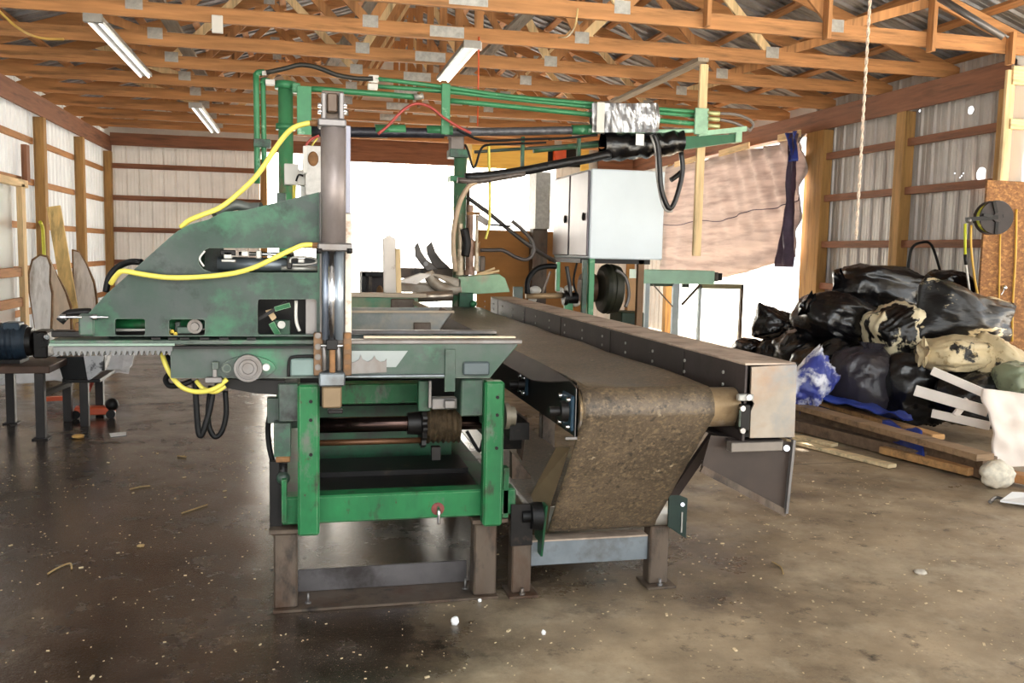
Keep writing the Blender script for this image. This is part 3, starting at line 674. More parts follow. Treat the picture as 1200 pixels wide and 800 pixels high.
# ------------------------------------------------ vertical hydraulic cylinder and mast
YC = 3.80
def vcyl(name, px, r, py0, py1, Y, m, seg=20):
    p, q = P(px, py0, Y), P(px, py1, Y)
    return MB().cyl((q.x, Y, q.z), (q.x, Y, p.z), r, seg).build(name, m, hc)
hc = MB().cyl((P(390.5, 287, YC).x, YC, P(390, 287, YC).z), (P(390.5, 287, YC).x, YC, P(390, 147, YC).z), .051, 28).build('cylinder_barrel', mat('grey_cylinder_paint', (124, 114, 110), .38, .35, .16, 5, patches=(((150, 140, 138), 4, .6, .12), ((96, 82, 72), 5, .64, .1)), stretch=(1, 1, .35)), mc)
pb('top_flange', 372.5, 139.5, 406, 147.5, YC-.055, .11, GREYM, hc, .006)
pb('bottom_flange', 372, 285, 413, 294, YC-.055, .11, GREYM, hc, .006)
for px in (374, 410):
    MB().cyl(P(px, 291, YC-.06), P(px, 297, YC-.06), .012, 8).build('flange_bolt', DARK, hc)
pb('clevis', 376.5, 108, 382.5, 140, YC-.04, .08, GREYM, hc, .005)
pb('clevis', 397, 108, 403.5, 140, YC-.04, .08, GREYM, hc, .005)
pb('clevis_tongue', 383, 109, 396, 131, YC-.03, .06, STEEL, hc, .006)
pb('clevis_back', 377, 107, 403, 140, YC+.01, .03, STEEL, hc, .004)
for px in (378, 401):
    for py in (121, 128): MB().cyl(P(px-3 if px < 390 else px+3, py, YC-.03), P(px-3 if px < 390 else px+3, py+5, YC-.03), .010, 8).build('clevis_bolt', CHROME, hc)
vcyl('piston_rod', 388.5, .019, 294, 400, YC, CHROME)
vcyl('tie_tube', 381, .013, 294, 398, YC, mat('blue_grey_tube', (126, 134, 148), .35, .7, .15, 6))
vcyl('tie_tube', 397.5, .017, 294, 398, YC, mat('silver_tube', (176, 186, 196), .3, .7, .12, 6))
pb('mast_rail', 374, 225, 377.5, 392, YC+.06, .06, GREYM, mc, .003)
pb('mast_back_plate', 377, 146, 404, 440, YC+.10, .02, mat('mast_blue_grey', (150, 158, 176), .4, .5, .12, 5), mc, .002)
pb('mast_edge', 404, 250, 412.5, 405, YC+.05, .09, mat('mast_pale_edge', (196, 186, 172), .5, .4, .15, 6, patches=(((140, 104, 78), 12, .62, .08),)), mc, .003)
pb('mast_edge_upper', 404, 147, 411, 250, YC+.08, .05, mat('mast_shade_steel', (128, 128, 138), .4, .5, .12, 5), mc, .003)
pb('bolt_strip', 367.5, 390, 379, 440, YC+.02, .04, mat('rusty_strip', (120, 92, 66), .6, .3, .3, 14), mc, .003)
pb('bolt_strip', 402, 390, 412, 440, YC+.02, .04, MATS['rusty_strip'], mc, .003)
for px in (372.5, 407):
    bolts('round_bolt', [(px, y) for y in (393, 406, 418, 430)], YC+.02, .013, .008, GREYM if px < 390 else RUST, mc)
pb('rod_clevis', 382, 398, 396, 410, YC-.02, .05, DARK, mc, .004)
pb('rod_eye', 386, 408, 393, 437, YC-.015, .03, RUST, mc, .004)
for x in (379, 396): MB().tube([P(x, 404, YC), P(x+1, 418, YC-.01), P(x+1, 434, YC)], .009, 8).build('link_pin', GREYM, mc)
MB().cyl(P(376, 405, YC-.01), P(402, 405, YC-.01), .008, 10).build('cross_pin', CHROME, mc)
pb('anvil_block', 374, 437, 404.5, 453, YC-.03, .09, BLUEST, mc, .006)
pb('anvil_foot', 377.5, 453, 400.5, 478.5, YC-.02, .07, mat('tan_bare_steel', (124, 104, 78), .5, .3, .15, 6), mc, .006)
pb('anvil_pin', 384, 480, 402, 485, YC-.01, .04, DARK, mc, .003)
# hoses on the machine
MB().tube([P(371, 143.5, YC), P(358, 145, YC), P(342, 151, YC), P(326, 169, YC+.02), P(303, 203, YC+.04), P(280, 226, YC+.05), P(258, 243, YC+.05), P(236, 252, YC+.05), P(222, 258, YC+.06), P(212, 266, YC+.08)], .0105, 12).build('yellow_hose', YHOSE, mc)
MB().cyl(P(363, 144.5, YC), P(376, 143.5, YC), .012, 10).build('hose_fitting', RUST, mc)
MB().tube([P(374, 287.5, YC-.01), P(357, 287, YC-.01), P(343, 292, YC-.01), P(322, 302, YC-.01), P(296, 314, YC), P(268, 321, YC+.01), P(232, 324.5, YC+.015), P(196, 325, YC+.015), P(165, 321, YC+.015), P(145, 317.5, YC+.02), P(137, 322, YC+.04), P(130, 332, YC+.07)], .0106, 12).build('yellow_hose', YHOSE, mc)
MB().cyl(P(366, 287.5, YC-.01), P(378, 288, YC-.01), .013, 10).build('hose_fitting', RUST, mc)
MB().tube([P(166, 307, 3.9), P(152, 307, 3.93), P(138, 313, 3.95), P(128, 325, 3.95), P(124, 342, 3.95)], .013, 10).build('black_hose', BLACK, mc)
MB().tube([P(190, 414, 3.95), P(193, 424, 3.93), P(198, 435, 3.92), P(207, 448, 3.9), P(218, 456, 3.9), P(234, 459, 3.88), P(252, 455, 3.86), P(266, 444, 3.86)], .0105, 10).build('yellow_hose', YHOSE, mc)
MB().tube([P(230, 446, 3.92), P(238, 455, 3.9), P(252, 459, 3.88), P(264, 452, 3.88)], .0095, 10).build('yellow_hose', YHOSE, mc)
MB().tube([P(195, 416, 3.99), P(201, 432, 3.98), P(194, 444, 3.96), P(199, 452, 3.94), P(212, 451, 3.92), P(225, 446, 3.92)], .0115, 10).build('black_hose', BLACK, mc)
MB().tube([P(229, 446, 3.93), P(230, 475, 3.93), P(232.5, 505, 3.93), P(236, 510, 3.93), P(240, 500, 3.93), P(246, 478, 3.94), P(250, 455, 3.95)], .0125, 10).build('black_hose', BLACK, mc)
MB().tube([P(247, 452, 3.97), P(244, 480, 3.97), P(245, 500, 3.97), P(252, 511.5, 3.97), P(260, 505, 3.97), P(265, 485, 3.97), P(264, 458, 3.97)], .0115, 10).build('black_hose', BLACK, mc)
# ================================================================== BELT CONVEYOR
YR = 3.55                                     # axis of the head pulley
XB0, XB1, ZR = 1.10, 1.66, .955
pl = P(673, 478, YR); pr_ = P(822, 478, YR)
cv = thing('belt_conveyor', 'long dusty belt conveyor with a boxed steel side rail coming towards the camera', 'conveyor', (1.5, YR, 0))
RR = .085
zc = P(760, 478, YR).z
XB1 = P(826, 480, YR).x; XB0 = P(676, 480, YR).x
YL, ZL = 3.98, P(800, 606, 3.9).z-.0           # lower snub pulley
xr = P(858, 480, YR).x
# belt: top run -> round the head pulley -> slanted down to the lower pulley -> back under
prof = [(8.8, zc+RR+.012)]
for k in range(24): prof.append((8.8-(8.8-YR)*(k+1)/24*.999, zc+RR+.012))
r1 = RR+.012
for k in range(1, 11):
    t = math.radians(90+ (102)*k/10); prof.append((YR+r1*math.cos(t), zc+r1*math.sin(t)))
rl = .06
for k in range(0, 9):
    t = math.radians(195+ (75)*k/8); prof.append((YL+rl*math.cos(t), ZL+rl*math.sin(t)))
prof.append((8.8, ZL-rl))
n = len(prof)
mb = MB(); NU = 14
def bx_(i, j):
    y, z = prof[i]; u = j/NU; x = XB0+(XB1-XB0)*u
    if i > 34: x0 = XB0+.0; x1 = XB1-.05; x = x0+(x1-x0)*u
    if 0 < i < 25:
        z += .012*noise.noise(Vector((x*4, y*1.6, 3)))-.018*math.sin(PI*u)*(1 if i < 22 else (25-i)/3)
        if j == 0: z += .02
        if j == NU: z -= .015*abs(noise.noise(Vector((y*5, 1, 1))))
    return (x, y, z)
mb.add([bx_(i, j) for i in range(n) for j in range(NU+1)], [(i*(NU+1)+j, i*(NU+1)+j+1, (i+1)*(NU+1)+j+1, (i+1)*(NU+1)+j) for i in range(n-1) for j in range(NU)], True)
o = mb.build('belt', BELT, cv); sm = o.modifiers.new('t', 'SOLIDIFY'); sm.thickness = .008; sm.offset = -1
MB().cyl((XB0-.01, YR, zc), (xr, YR, zc), RR, 32).build('head_pulley', mat('worn_pulley', (176, 150, 116), .35, .6, .25, 6, patches=(((214, 212, 206), 6, .58, .08), ((128, 92, 56), 4, .62, .1))), cv)
MB().cyl((XB0, YL, ZL), (XB1+.07, YL, ZL), rl-.004, 24).build('lower_pulley', CHROME if False else mat('bright_roller', (206, 200, 190), .35, .5, .12, 8), cv)
# boxed side rail
xi = P(866, 426, YR-.02).x; zt = P(866, 426, YR-.02).z; xo = P(930, 428, YR-.06).x
YE = 8.85; zrb = P(866, 512, YR).z
MB().box(xi, xi+.012, YR-.08, YE, zrb, zt).build('rail_face', RAILM, cv, .002)
MB().box(xi-.002, xo, YR-.08, YE, zt, zt+.010).build('rail_top', DUSTY, cv, .002)
MB().box(xo-.012, xo, YR-.08, YE, zrb, zt).build('rail_outer', RAILM, cv, .002)
MB().box(xi-.04, xo-.03, YR-.06, YE, zrb-.014, zrb-.002).build('rail_floor', RAILM, cv, .002)
for i in range(14):
    y = YR+.12+i*.42
    for dz in (.055, .11):
        MB().cyl((xi+.001, y, zt-dz), (xi-.006, y, zt-dz), .008, 8).build('rail_bolt', GALV, cv)
for i in range(5):
    y = YR+.55+i*1.1; MB().box(xi-.003, xi+.001, y, y+.006, zrb+.07, zt-.01).build('rail_seam', DARK, cv)
for i in range(6):
    y = YR+.15+i*.6; MB().cyl((xi+.001, y, zrb+.13), (xi-.0025, y, zrb+.13), .016, 10).build('rail_hole', BLACK, cv)
MB().box(XB1-.06, xi-.002, YR+.14, 8.8, zc+.02, zc+.03).build('bed_strip', DARK, cv)
# end plate
Ye = YR-.10
pe = [(881, 430), (934, 427), (931, 512), (879, 513), (880, 482), (884, 473), (880, 466)]
MB().plate([P(x, y, Ye) for x, y in pe], [], (0, .01, 0)).build('end_plate', ENDPL, cv)
pbox(MB(), 866, 431, 884, 512, YR-.02, .01).build('rail_end_web', DARK, cv)
pb('take_up_screw', 866, 462, 884, 470, Ye-.01, .03, GALV, cv, .004)
pb('take_up_bearing', 867, 474, 880, 505, Ye-.005, .05, DARK, cv, .004)
bolts('take_up_nut', ((869, 478), (869, 504), (876, 465)), Ye-.005, .012, .015, CHROME, cv)
pb('take_up_washer', 866, 480, 869, 500, Ye-.01, .01, DGREEN, cv, .002)
pb('end_angle', 857, 517, 918, 530, Ye+.01, .05, GALV if False else mat('grey_angle', (124, 116, 108), .45, .4, .15, 6), cv, .003)
# discharge skirt hanging under the rail
MB().plate([P(x, y, YR+.0) for x, y in ((833, 510), (930, 518), (921, 600), (822, 548))], [], (0, .01, 0)).build('discharge_skirt', mat('brown_skirt_steel', (54, 42, 35), .5, .1, .25, 5), cv)
MB().bar(P(822, 549, YR-.01), P(921, 601, YR-.01), .03, .014, (0, 1, 0)).build('skirt_flange', STEEL, cv)
MB().bar(P(930, 515, YR-.02), P(921, 601, YR-.02), .012, .02, (0, 1, 0)).build('skirt_flange', GREYM, cv)
MB().cyl(P(922, 525, YR-.01), P(922, 525, YR-.03), .014, 10).build('skirt_bolt', CHROME, cv)
MB().bar(P(838, 508, YR+.15), P(785, 585, YL-.05), .02, .05, (1, 0, 0)).build('belt_guard_bar', RAILM, cv)
# left side frame plate with bearings
xp = XB0-.02
side = [(YR-.08, zc-.10), (YR-.08, zc+.10), (YR+.1, zc+.13), (8.8, zc+.13), (8.8, zc-.10)]
MB().plate([(xp, y, z) for y, z in side], [], (-.008, 0, 0)).build('side_frame', DARK, cv)
MB().plate([(xp, YR-.08, zc+.10), (xp, YR-.08, zc-.11), (xp-.05, YR-.08, zc-.11), (xp-.05, YR-.08, zc-.1), (xp-.01, YR-.08, zc-.1), (xp-.01, YR-.08, zc+.1)], [], (0, .01, 0)).build('frame_lip', GREYM, cv)
def flare(u, v):
    y = YR-.02+(8.75-YR)*u; k = min(1, u*14)
    return (xp-.01-(.05*v)*k-.01, y, zc+.12+.015*k-.075*v*k)
MB().grid(flare, 24, 3, False, (0, 0, .006)).build('flared_skirt', mat('skirt_grey', (70, 62, 60), .5, .4, .2, 5), cv)
for yb, s in ((YR+.0, .075), (YR+.75, .05)):
    pz = zc-.005
    MB().plate([(xp-.012, yb-s, pz-s), (xp-.012, yb+s, pz-s), (xp-.012, yb+s, pz+s), (xp-.012, yb-s, pz+s)], [], (-.014, 0, 0)).build('bearing_plate', mat('teal_bearing', (34, 58, 74), .4, .2, .2, 8) if 'teal_bearing' not in MATS else MATS['teal_bearing'], cv, .006)
    MB().lathe((xp-.026, yb, pz), (-1, 0, 0), ((0, s*.62), (.03, s*.55), (.03, .02), (.075, .02))).build('bearing', DARK, cv)
    for dy in (-1, 1):
        for dz in (-1, 1): MB().cyl((xp-.02, yb+dy*s*.75, pz+dz*s*.75), (xp-.045, yb+dy*s*.75, pz+dz*s*.75), .009, 8).build('bearing_bolt', CHROME, cv)
MB().cyl((xp-.1, YR, zc-.005), (xp-.05, YR, zc-.005), .02, 12).build('shaft_end', mat('brass_shaft', (150, 118, 84), .4, .7, .2, 9), cv)
# slanted guard plate left of the belt return
MB().plate([P(652, 524, 3.66), P(668, 524, 3.66), P(645, 592, 3.9), P(640, 627, 3.98), P(622, 580, 3.95)], [], (0, .008, 0)).build('return_guard', mat('tan_guard', (112, 98, 76), .45, .4, .15, 6), cv)
MB().plate([P(603, 480, 4.4), P(618, 490, 4.4), P(612, 540, 4.4), P(606, 530, 4.4)], [], (0, .01, 0)).build('inner_gusset', STEEL, cv)
MB().plate([P(600, 530, 4.1), P(622, 557, 4.1), P(622, 561, 4.1), P(600, 561, 4.1)], [], (0, .05, 0)).build('inner_bracket', STEEL, cv)
Bx(xp-.16, xp-.03, 4.3, 8.7, .62, .70).build('frame_channel', DARK, cv)
# lower pulley hangers
pb('hanger_plate', 598, 590, 625, 640, 3.93, .008, DARK, cv, .002)
MB().plate([(XB0-.03, 3.85, ZL+.1), (XB0-.03, 4.1, ZL+.1), (XB0-.03, 4.02, ZL-.16), (XB0-.03, 3.92, ZL-.16)], [], (-.01, 0, 0)).build('hanger_plate', DKG, cv)
MB().lathe((XB0-.04, YL-.04, ZL+.03), (-1, 0, 0), ((0, .07), (.05, .06), (.05, .03), (.09, .03))).build('lower_bearing', BLACK, cv)
q = [P(x, y, 3.9) for x, y in ((784, 575), (806, 584), (804, 631), (783, 617))]
MB().plate(q, [], (0, .012, 0)).build('take_up_plate', mat('dark_green_plate', (24, 44, 38), .4, .1, .2, 8), cv, .002)
pb('take_up_slot', 798, 600, 800.5, 624, 3.893, .006, GALV, cv, .001)
MB().cyl(P(800, 591, 3.9), P(800, 591, 3.885), .01, 8).build('take_up_bolt', CHROME, cv)
# legs
a, b = P(599, 640, YF), P(620, 640, YF)
l1 = (.942, 1.035); l2 = (1.625, 1.722)
for (x0, x1) in (l1, l2):
    for yy in (YF, 6.0, 8.2):
        ztop_ = .30 if yy == YF and x0 > 1.5 else (.37 if yy == YF else .8)
        Bx(x0, x1, yy, yy+.09, .012, ztop_).build('leg', STEEL, cv, .007)
        Bx(x0-.02, x1+.03, yy-.04, yy+.12, 0, .012).build('foot_plate', STEEL, cv, .002)
        if yy == YF: MB().cyl(((x0+x1)/2, yy-.02, .01), ((x0+x1)/2, yy-.02, .045), .008, 8).cyl(((x0+x1)/2, yy-.02, .01), ((x0+x1)/2, yy-.02, .022), .014, 6).build('anchor_bolt', GREYM, cv)
Bx(l1[1], l2[0], YF+.03, YF+.04, P(690, 659, YF+.03).z, P(690, 632, YF+.03).z).build('cross_brace', BLUEST, cv, .002)
Bx(l1[1], l2[0], YF+.03, YF+.12, P(690, 632, YF+.03).z, P(690, 632, YF+.03).z+.008).build('brace_top', DUSTY, cv, .002)
for (x0, x1) in (l1, l2): Bx(x0, x1, 4.05, 8.7, .72, .80).build('frame_beam', DARK, cv)
# ================================================================== REAR TABLES AND CLAMP UNIT
ZTB = 1.185
# trough nearest behind the front guide beam
Y1 = F(480, 366, ZTB).y
tr = thing('trough', 'grey steel cross trough with a sloped end just behind the front guide beam', 'trough', (.5, Y1, .9))
q = [P(x, y, Y1) for x, y in ((405, 366), (530, 366), (512, 392), (405, 395))]
MB().plate(q, [], (0, .02, 0)).build('front_plate', mat('trough_steel', (122, 122, 118), .4, .5, .2, 4, patches=(((150, 138, 120), 4, .58, .12), ((74, 96, 88), 3, .62, .12))), tr)
MB().plate([v+Vector((0, .5, .0)) for v in q], [], (0, .02, 0)).build('back_plate', MATS['trough_steel'], tr)
MB().bar(q[0]+Vector((0, 0, .005)), q[1]+Vector((.01, 0, .005)), .05, .012).build('rim', mat('dusty_rim', (178, 160, 138), .55, .3, .15, 7), tr)
MB().bar((q[1]+q[2])/2+Vector((.0, .25, .0))+(q[1]-q[2])*.5, (q[1]+q[2])/2+Vector((0, .25, 0))-(q[1]-q[2])*.5, .5, .01, (-1, 0, .6)).build('sloped_end', STEEL, tr)
MB().bar(q[0]+Vector((0, .26, -.17)), q[2]+Vector((0, .26, -.0)), .5, .012).build('trough_floor', STEEL, tr)
pb('joint_block', 485, 378, 505, 394, Y1-.03, .03, STEEL, tr, .004)
for x in (.1, .64): Bx(x, x+.06, Y1+.2, Y1+.26, 0, q[2].z).build('leg', DKG, tr)
# second green beam with roller
Y2 = F(470, 347, ZTB).y
t2 = thing('roller_table', 'green cross beam with a bright steel roller beyond the grey trough', 'roller table', (.5, Y2, .9))
pb('beam', 405, 347, 490, 363, Y2, .08, mat('dusty_green', (84, 128, 96), .5, .1, .2, 4, patches=(((150, 136, 108), 3, .55, .12),)), t2, .004)
pb('rim', 405, 344, 500, 348, Y2-.02, .14, MATS['dusty_rim'], t2, .003)
a, b = P(484, 352, Y2+.35), P(530, 350, Y2+.35)
MB().cyl(a+Vector((0, 0, .03)), b+Vector((0, 0, .03)), .05, 24).build('roller', mat('bright_roller_steel', (186, 170, 152), .28, .8, .2, 6), t2)
MB().bar(P(486, 355, Y2-.1), P(514, 367, Y1+.6), .03, .03).build('brace', MATS['dusty_rim'], t2)
pb('drum', 458, 350, 486, 362, Y2-.02, .1, STEEL, t2, .01)
for px in (430, 466):
    p = P(px, 363, Y2+.1); Bx(p.x-.03, p.x+.03, Y2+.12, Y2+.18, 0, p.z).build('leg', DKG, t2)
# clamp unit at the far end of the conveyor
Y3 = 8.95
cu = thing('log_clamp_unit', 'pale green and rusty log clamp with a post at the far end of the conveyor', 'machine', (1.6, Y3, 0))
pl_ = [P(x, y, Y3) for x, y in ((537, 324), (585, 321), (592, 326), (598, 342), (537, 346))]
MB().plate(pl_, [], (0, .18, 0)).build('clamp_plate', mat('pale_green_steel', (128, 160, 128), .45, .2, .2, 5, patches=(((150, 134, 116), 4, .6, .1),)), cu, .005)
MB().tube([P(501, 319, Y3+.05), P(507, 329, Y3+.05), P(516, 336, Y3+.05), P(528, 339, Y3+.05), P(540, 339, Y3+.05)], .06, 12).build('curved_chute', TRAYM, cu)
MB().grid(lambda u, v: P(500+40*u, 320+16*math.sin(u*1.5)*0+ (18*(1-math.cos(u*1.4)))*.5+ v*14*u, Y3+.0+.0*v), 8, 3, True, (0, .02, 0)).build('chute_side', TRAYM, cu)
pb('tray', 466, 333, 540, 342, Y3+.1, .6, TRAYM, cu, .01)
pb('under_block', 538, 343, 555, 362, Y3-.05, .2, DKG, cu, .006)
MB().ball(P(555, 356, Y3-.1), .035, 10, 8).build('green_cap', PIPE, cu)
for x0, x1, y0, y1, m in ((530, 545, 178, 325, PIPE), (545, 549, 205, 325, STEEL)):
    p, q = P((x0+x1)/2, y1, Y3+.1), P((x0+x1)/2, y0, Y3+.1); r = (P(x1, y0, Y3+.1).x-P(x0, y0, Y3+.1).x)/2
    MB().cyl((p.x, Y3+.1, 1.0), (p.x, Y3+.1, q.z), r, 18).build('post', m if x0 != 530 else mat('green_and_rust_post', (86, 128, 96), .5, .1, .2, 4, patches=(((140, 112, 84), 3, .54, .1), ((196, 186, 164), 5, .64, .06)), stretch=(1, 1, .5)), cu)
pb('post_top', 528, 158, 544, 178, Y3+.02, .14, mat('grey_post_cap', (128, 118, 112), .5, .3, .2, 5), cu, .006)
pb('post_collar', 527, 175, 549, 184, Y3, .2, DGREEN, cu, .006)
pb('post_collar', 528, 206, 547, 212, Y3, .2, PIPE, cu, .006)
for x, y0, y1, r, m in ((539, 262, 322, .03, mat('pale_rusty_tube', (196, 178, 152), .5, .3, .3, 8, patches=(((120, 84, 56), 6, .58, .08),))), (550, 240, 322, .042, mat('rusty_cylinder', (140, 112, 96), .5, .4, .3, 6, patches=(((96, 70, 52), 5, .58, .1),))), (558, 252, 318, .022, MATS['pale_rusty_tube'])):
    p, q = P(x, y1, Y3-.03), P(x, y0, Y3-.03)
    MB().lathe((p.x, Y3-.03, p.z), (0, 0, 1), ((0, r*1.3), (.05, r*1.3), (.05, r), ((q.z-p.z)*.5, r), ((q.z-p.z)*.52, r*.7), (q.z-p.z, r*.7))).build('clamp_cylinder', m, cu)
MB().tube([P(544, 268, Y3-.05), P(547, 285, Y3-.06), P(545, 300, Y3-.05)], .045, 10).build('dark_hose_bundle', DARK, cu)
MB().bar(P(547, 250, Y3-.04), P(562, 250, Y3-.04), .04, .03).build('clamp_link', RUST, cu)
MB().bar(P(560, 254, Y3-.02), P(572, 262, Y3-.02), .05, .06).build('valve_body', GREYM, cu)
pb('spool', 555, 282, 563, 300, Y3-.04, .12, RUST, cu, .01)
pb('spool', 562, 300, 569, 318, Y3-.0, .1, STEEL, cu, .01)
for i, (x, y) in enumerate(((580, 314), (585, 317), (578, 319))):
    MB().bar(P(553, 324, Y3+.05+.02*i), P(x, y, Y3+.02*i), .05, .02).build('wood_splinter', LWX, cu)
# curved tines
for sx in (0, 19):
    prn = [(486, 289), (490, 284), (494, 295), (500, 304), (508, 310), (514, 316), (500, 317), (493, 309), (487, 300)] if sx == 0 else [(500, 289), (506, 283), (511, 296), (518, 305), (527, 313), (531, 318), (515, 318), (506, 308), (501, 298)]
    MB().plate([P(x, y, Y3+.35+.02*sx) for x, y in prn], [], (0, .05, 0)).build('curved_tine', mat('tine_steel', (84, 78, 74), .45, .4, .25, 8) if 'tine_steel' not in MATS else MATS['tine_steel'], cu, .006)
MB().cyl(P(499, 309, Y3+.34), P(499, 309, Y3+.30), .025, 12).build('tine_pin', GREYM, cu)
pb('tine_base', 468, 315, 536, 326, Y3+.5, .2, STEEL, cu, .006)
Bx(.5, 1.0, Y3+.1, Y3+.7, .0, 1.05).build('unit_frame', DKG, cu)
# loose timber by the clamp
pr2 = [(450, 276), (463, 276), (463, 345), (450, 345)]
o = MB().plate([P(x, y, 8.4) for x, y in ((449, 280), (456, 275), (464, 280), (464, 346), (450, 346))], [], (0, .05, 0)).build('upright_board', WPAINT, bevel=.004); tag(o, 'broad pale board standing upright in front of the glowing sheets', 'board')
o = MB().bar(P(467.5, 346, 8.2), P(466, 291, 8.2), .045, .03, (0, 1, 0)).build('upright_stick', LWZ); tag(o, 'thin pale stick standing beside the broad upright board', 'stick')
o = MB().plate([P(x, y, 8.6) for x, y in ((467, 330), (492, 321), (505, 322), (488, 333))], [], (0, .02, .01)).build('offcut', WPAINT); tag(o, 'white angled offcut lying on the steel tray by the curved tines', 'offcut')
db = thing('dark_frame', 'dark boxy steel frame behind the upright board', 'frame', P(437, 350, 9.6))
pb('outer_frame', 424, 319, 452, 324, 9.6, .4, DARK, db, .003); pb('outer_frame', 424, 319, 429, 348, 9.6, .4, DARK, db, .003)
pb('inner_panel', 429, 324, 452, 348, 9.75, .04, mat('dark_plum_panel', (70, 60, 58), .5, .2, .2, 6), db, .003); pb('rib', 432, 322, 436, 348, 9.6, .05, STEEL, db, .003)
pb('support_leg', 430, 348, 436, 372, 9.7, .06, DARK, db)
for i, (x, w) in enumerate(((445, 6), (453, 5), (460, 4))):
    o = MB().ball(P(x, 342, 8.9-.1*i), .05, 10, 8, .7, .8, 1.3).build('rusty_lump', RUST); tag(o, ('leftmost', 'middle', 'rightmost')[i]+' rust-coloured lump at the foot of the upright board', 'lump')
# brown plywood bin behind the conveyor
Y4 = 12.0
a, b = P(560, 269, Y4), P(693, 269, Y4)
o = Bx(a.x, b.x, Y4, Y4+.04, 0, a.z).build('plywood_bin_wall', BRPLY, bevel=.004); tag(o, 'orange-brown plywood sheet standing on edge behind the clamp', 'plywood sheet')
# grey sheet-metal box left of the cabinet
o = pbox(MB(), 627, 202, 646, 268, 11.6, .4).build('grey_sheet', GALV, None, .004); tag(o, 'narrow grey metal sheet left of the cabinet doors', 'metal sheet')
Bx(o.location.x-.1, o.location.x+.1, 11.7, 11.9, 0, o.location.z-.0).build('support_post', STEEL, o)
# ================================================================== ELECTRICAL CABINET
YK = 9.15
k0, k1 = P(690, 303, YK), P(780, 200, YK)
dY = L(650, 250, k0.x).y-YK
ca = thing('electrical_cabinet', 'pale grey electrical cabinet with two steel doors on its narrow side', 'cabinet', (k0.x, YK, 0))
zt_, zb_ = P(690, 197, YK).z, P(690, 303, YK).z
MB().box(k0.x+.004, k1.x, YK, YK+dY, zb_, zt_).build('body', CABW, ca, .012)
for i in (0, 1):
    y0 = YK+.03+i*dY/2; d = MB().box(k0.x-.022, k0.x+.002, y0, y0+dY/2-.05, zb_+.03, zt_-.02).build('door', CABG, ca, .008)
    yy = y0+dY/4; zz = P(680 if i == 0 else 655, 254, YK).z
    MB().ball((k0.x-.03, y0+.12, zz+.01), .03, 10, 8, .5, .9, 1.5).build('handle', DARK, d)
px = ((680, GREEN), (687, STEEL), (751, RUST))
Bx(k0.x+.0, k0.x+.06, YK-.03, YK+.03, .0, zb_).build('leg', PIPE, ca, .004)
Bx(k0.x-.06, k0.x-.01, YK+.0, YK+.05, .0, zb_-.01).build('leg', DGREEN, ca, .004)
p = P(751, 330, YK+.1); Bx(p.x-.035, p.x+.035, YK+.1, YK+.16, 0, zb_).build('leg', mat('brown_post', (124, 94, 66), .6, .2, .2, 6), ca, .004)
MB().box(k0.x-.06, k1.x-.1, YK+.1, YK+dY, zb_-.05, zb_).build('base_tray', DARK, ca)
# power pack under the cabinet
pp = thing('power_pack', 'dark hydraulic power pack with a big ribbed wheel under the cabinet', 'power pack', (k0.x+.4, YK+.5, 0))
c0 = P(713, 338, YK+.4)
MB().lathe(c0+Vector((-.10, 0, 0)), (1, 0, -.05), ((0, .2), (.02, .26), (.06, .28), (.10, .27), (.11, .28), (.16, .27), (.2, .26), (.22, .2)), 36).build('flywheel', mat('dark_olive_rubber', (42, 42, 30), .5, .1, .3, 8), pp)
MB().lathe(c0+Vector((-.30, .12, .0)), (1, 0, 0), ((0, .10), (.02, .16), (.17, .16), (.19, .10))).build('pump_motor', mat('brown_motor', (92, 66, 46), .5, .2, .3, 6), pp)
MB().tube([P(722, 316, YK+.2), P(733, 325, YK+.2), P(737, 345, YK+.2), P(733, 360, YK+.2)], .02, 8).build('belt_guard', GREYM, pp)
pb('reservoir', 728, 366, 755, 384, YK+.3, .4, mat('dark_green_reservoir', (36, 56, 40), .5, 0, .2, 6), pp, .01)
pb('backing_board', 735, 326, 748, 368, YK+.6, .03, mat('orange_backing', (206, 160, 110), .6, 0, .15, 4), pp, .003)
Bx(k0.x+.1, k0.x+.45, YK+.3, YK+.8, .0, .12).build('skid', DKG, pp)
MB().cyl(P(616, 347, YK+.25), P(664, 346, YK+.25), .03, 14).build('suction_pipe', mat('tan_pipe', (168, 140, 106), .5, .3, .2, 6), pp)
MB().lathe(P(660, 349, YK+.2), (1, 0, 0), ((0, .08), (.04, .08), (.05, .06), (.16, .06))).build('coupling', DARK, pp)
for x0, x1, y0, y1, m in ((652, 657, 307, 341, PIPE), (662, 672, 345, 364, PIPE), (602, 613, 336, 352, DGREEN)):
    pb('green_stanchion', x0, y0, x1, y1, YK+.2, .06, m, pp, .004)
for x, y, r in ((627, 340, .07), (656, 340, .05), (667, 338, .06), (674, 355, .06), (624, 351, .05), (617, 341, .02)):
    MB().ball(P(x, y, YK+.45), r, 10, 8, 1, .6, .7).build('white_fitting', WHITEP, pp)
MB().tube([P(618, 344, YK+.2), P(619, 328, YK+.2), P(628, 316, YK+.2), P(640, 312, YK+.2), P(652, 312, YK+.2)], .03, 10).build('thick_hose', BLACK, pp)
MB().tube([P(664, 312, YK+.15), P(667, 330, YK+.15), P(669, 348, YK+.15)], .022, 10).build('striped_hose', mat('striped_hose', (60, 58, 56), .4, 0, .5, 22), pp)
MB().tube([P(676, 308, YK+.18), P(672, 330, YK+.18), P(676, 345, YK+.18)], .012, 8).build('thin_hose', BLACK, pp)
MB().bar(P(636, 343, YK+.3), P(645, 318, YK+.3), .02, .02).build('stay_bar', STEEL, pp)
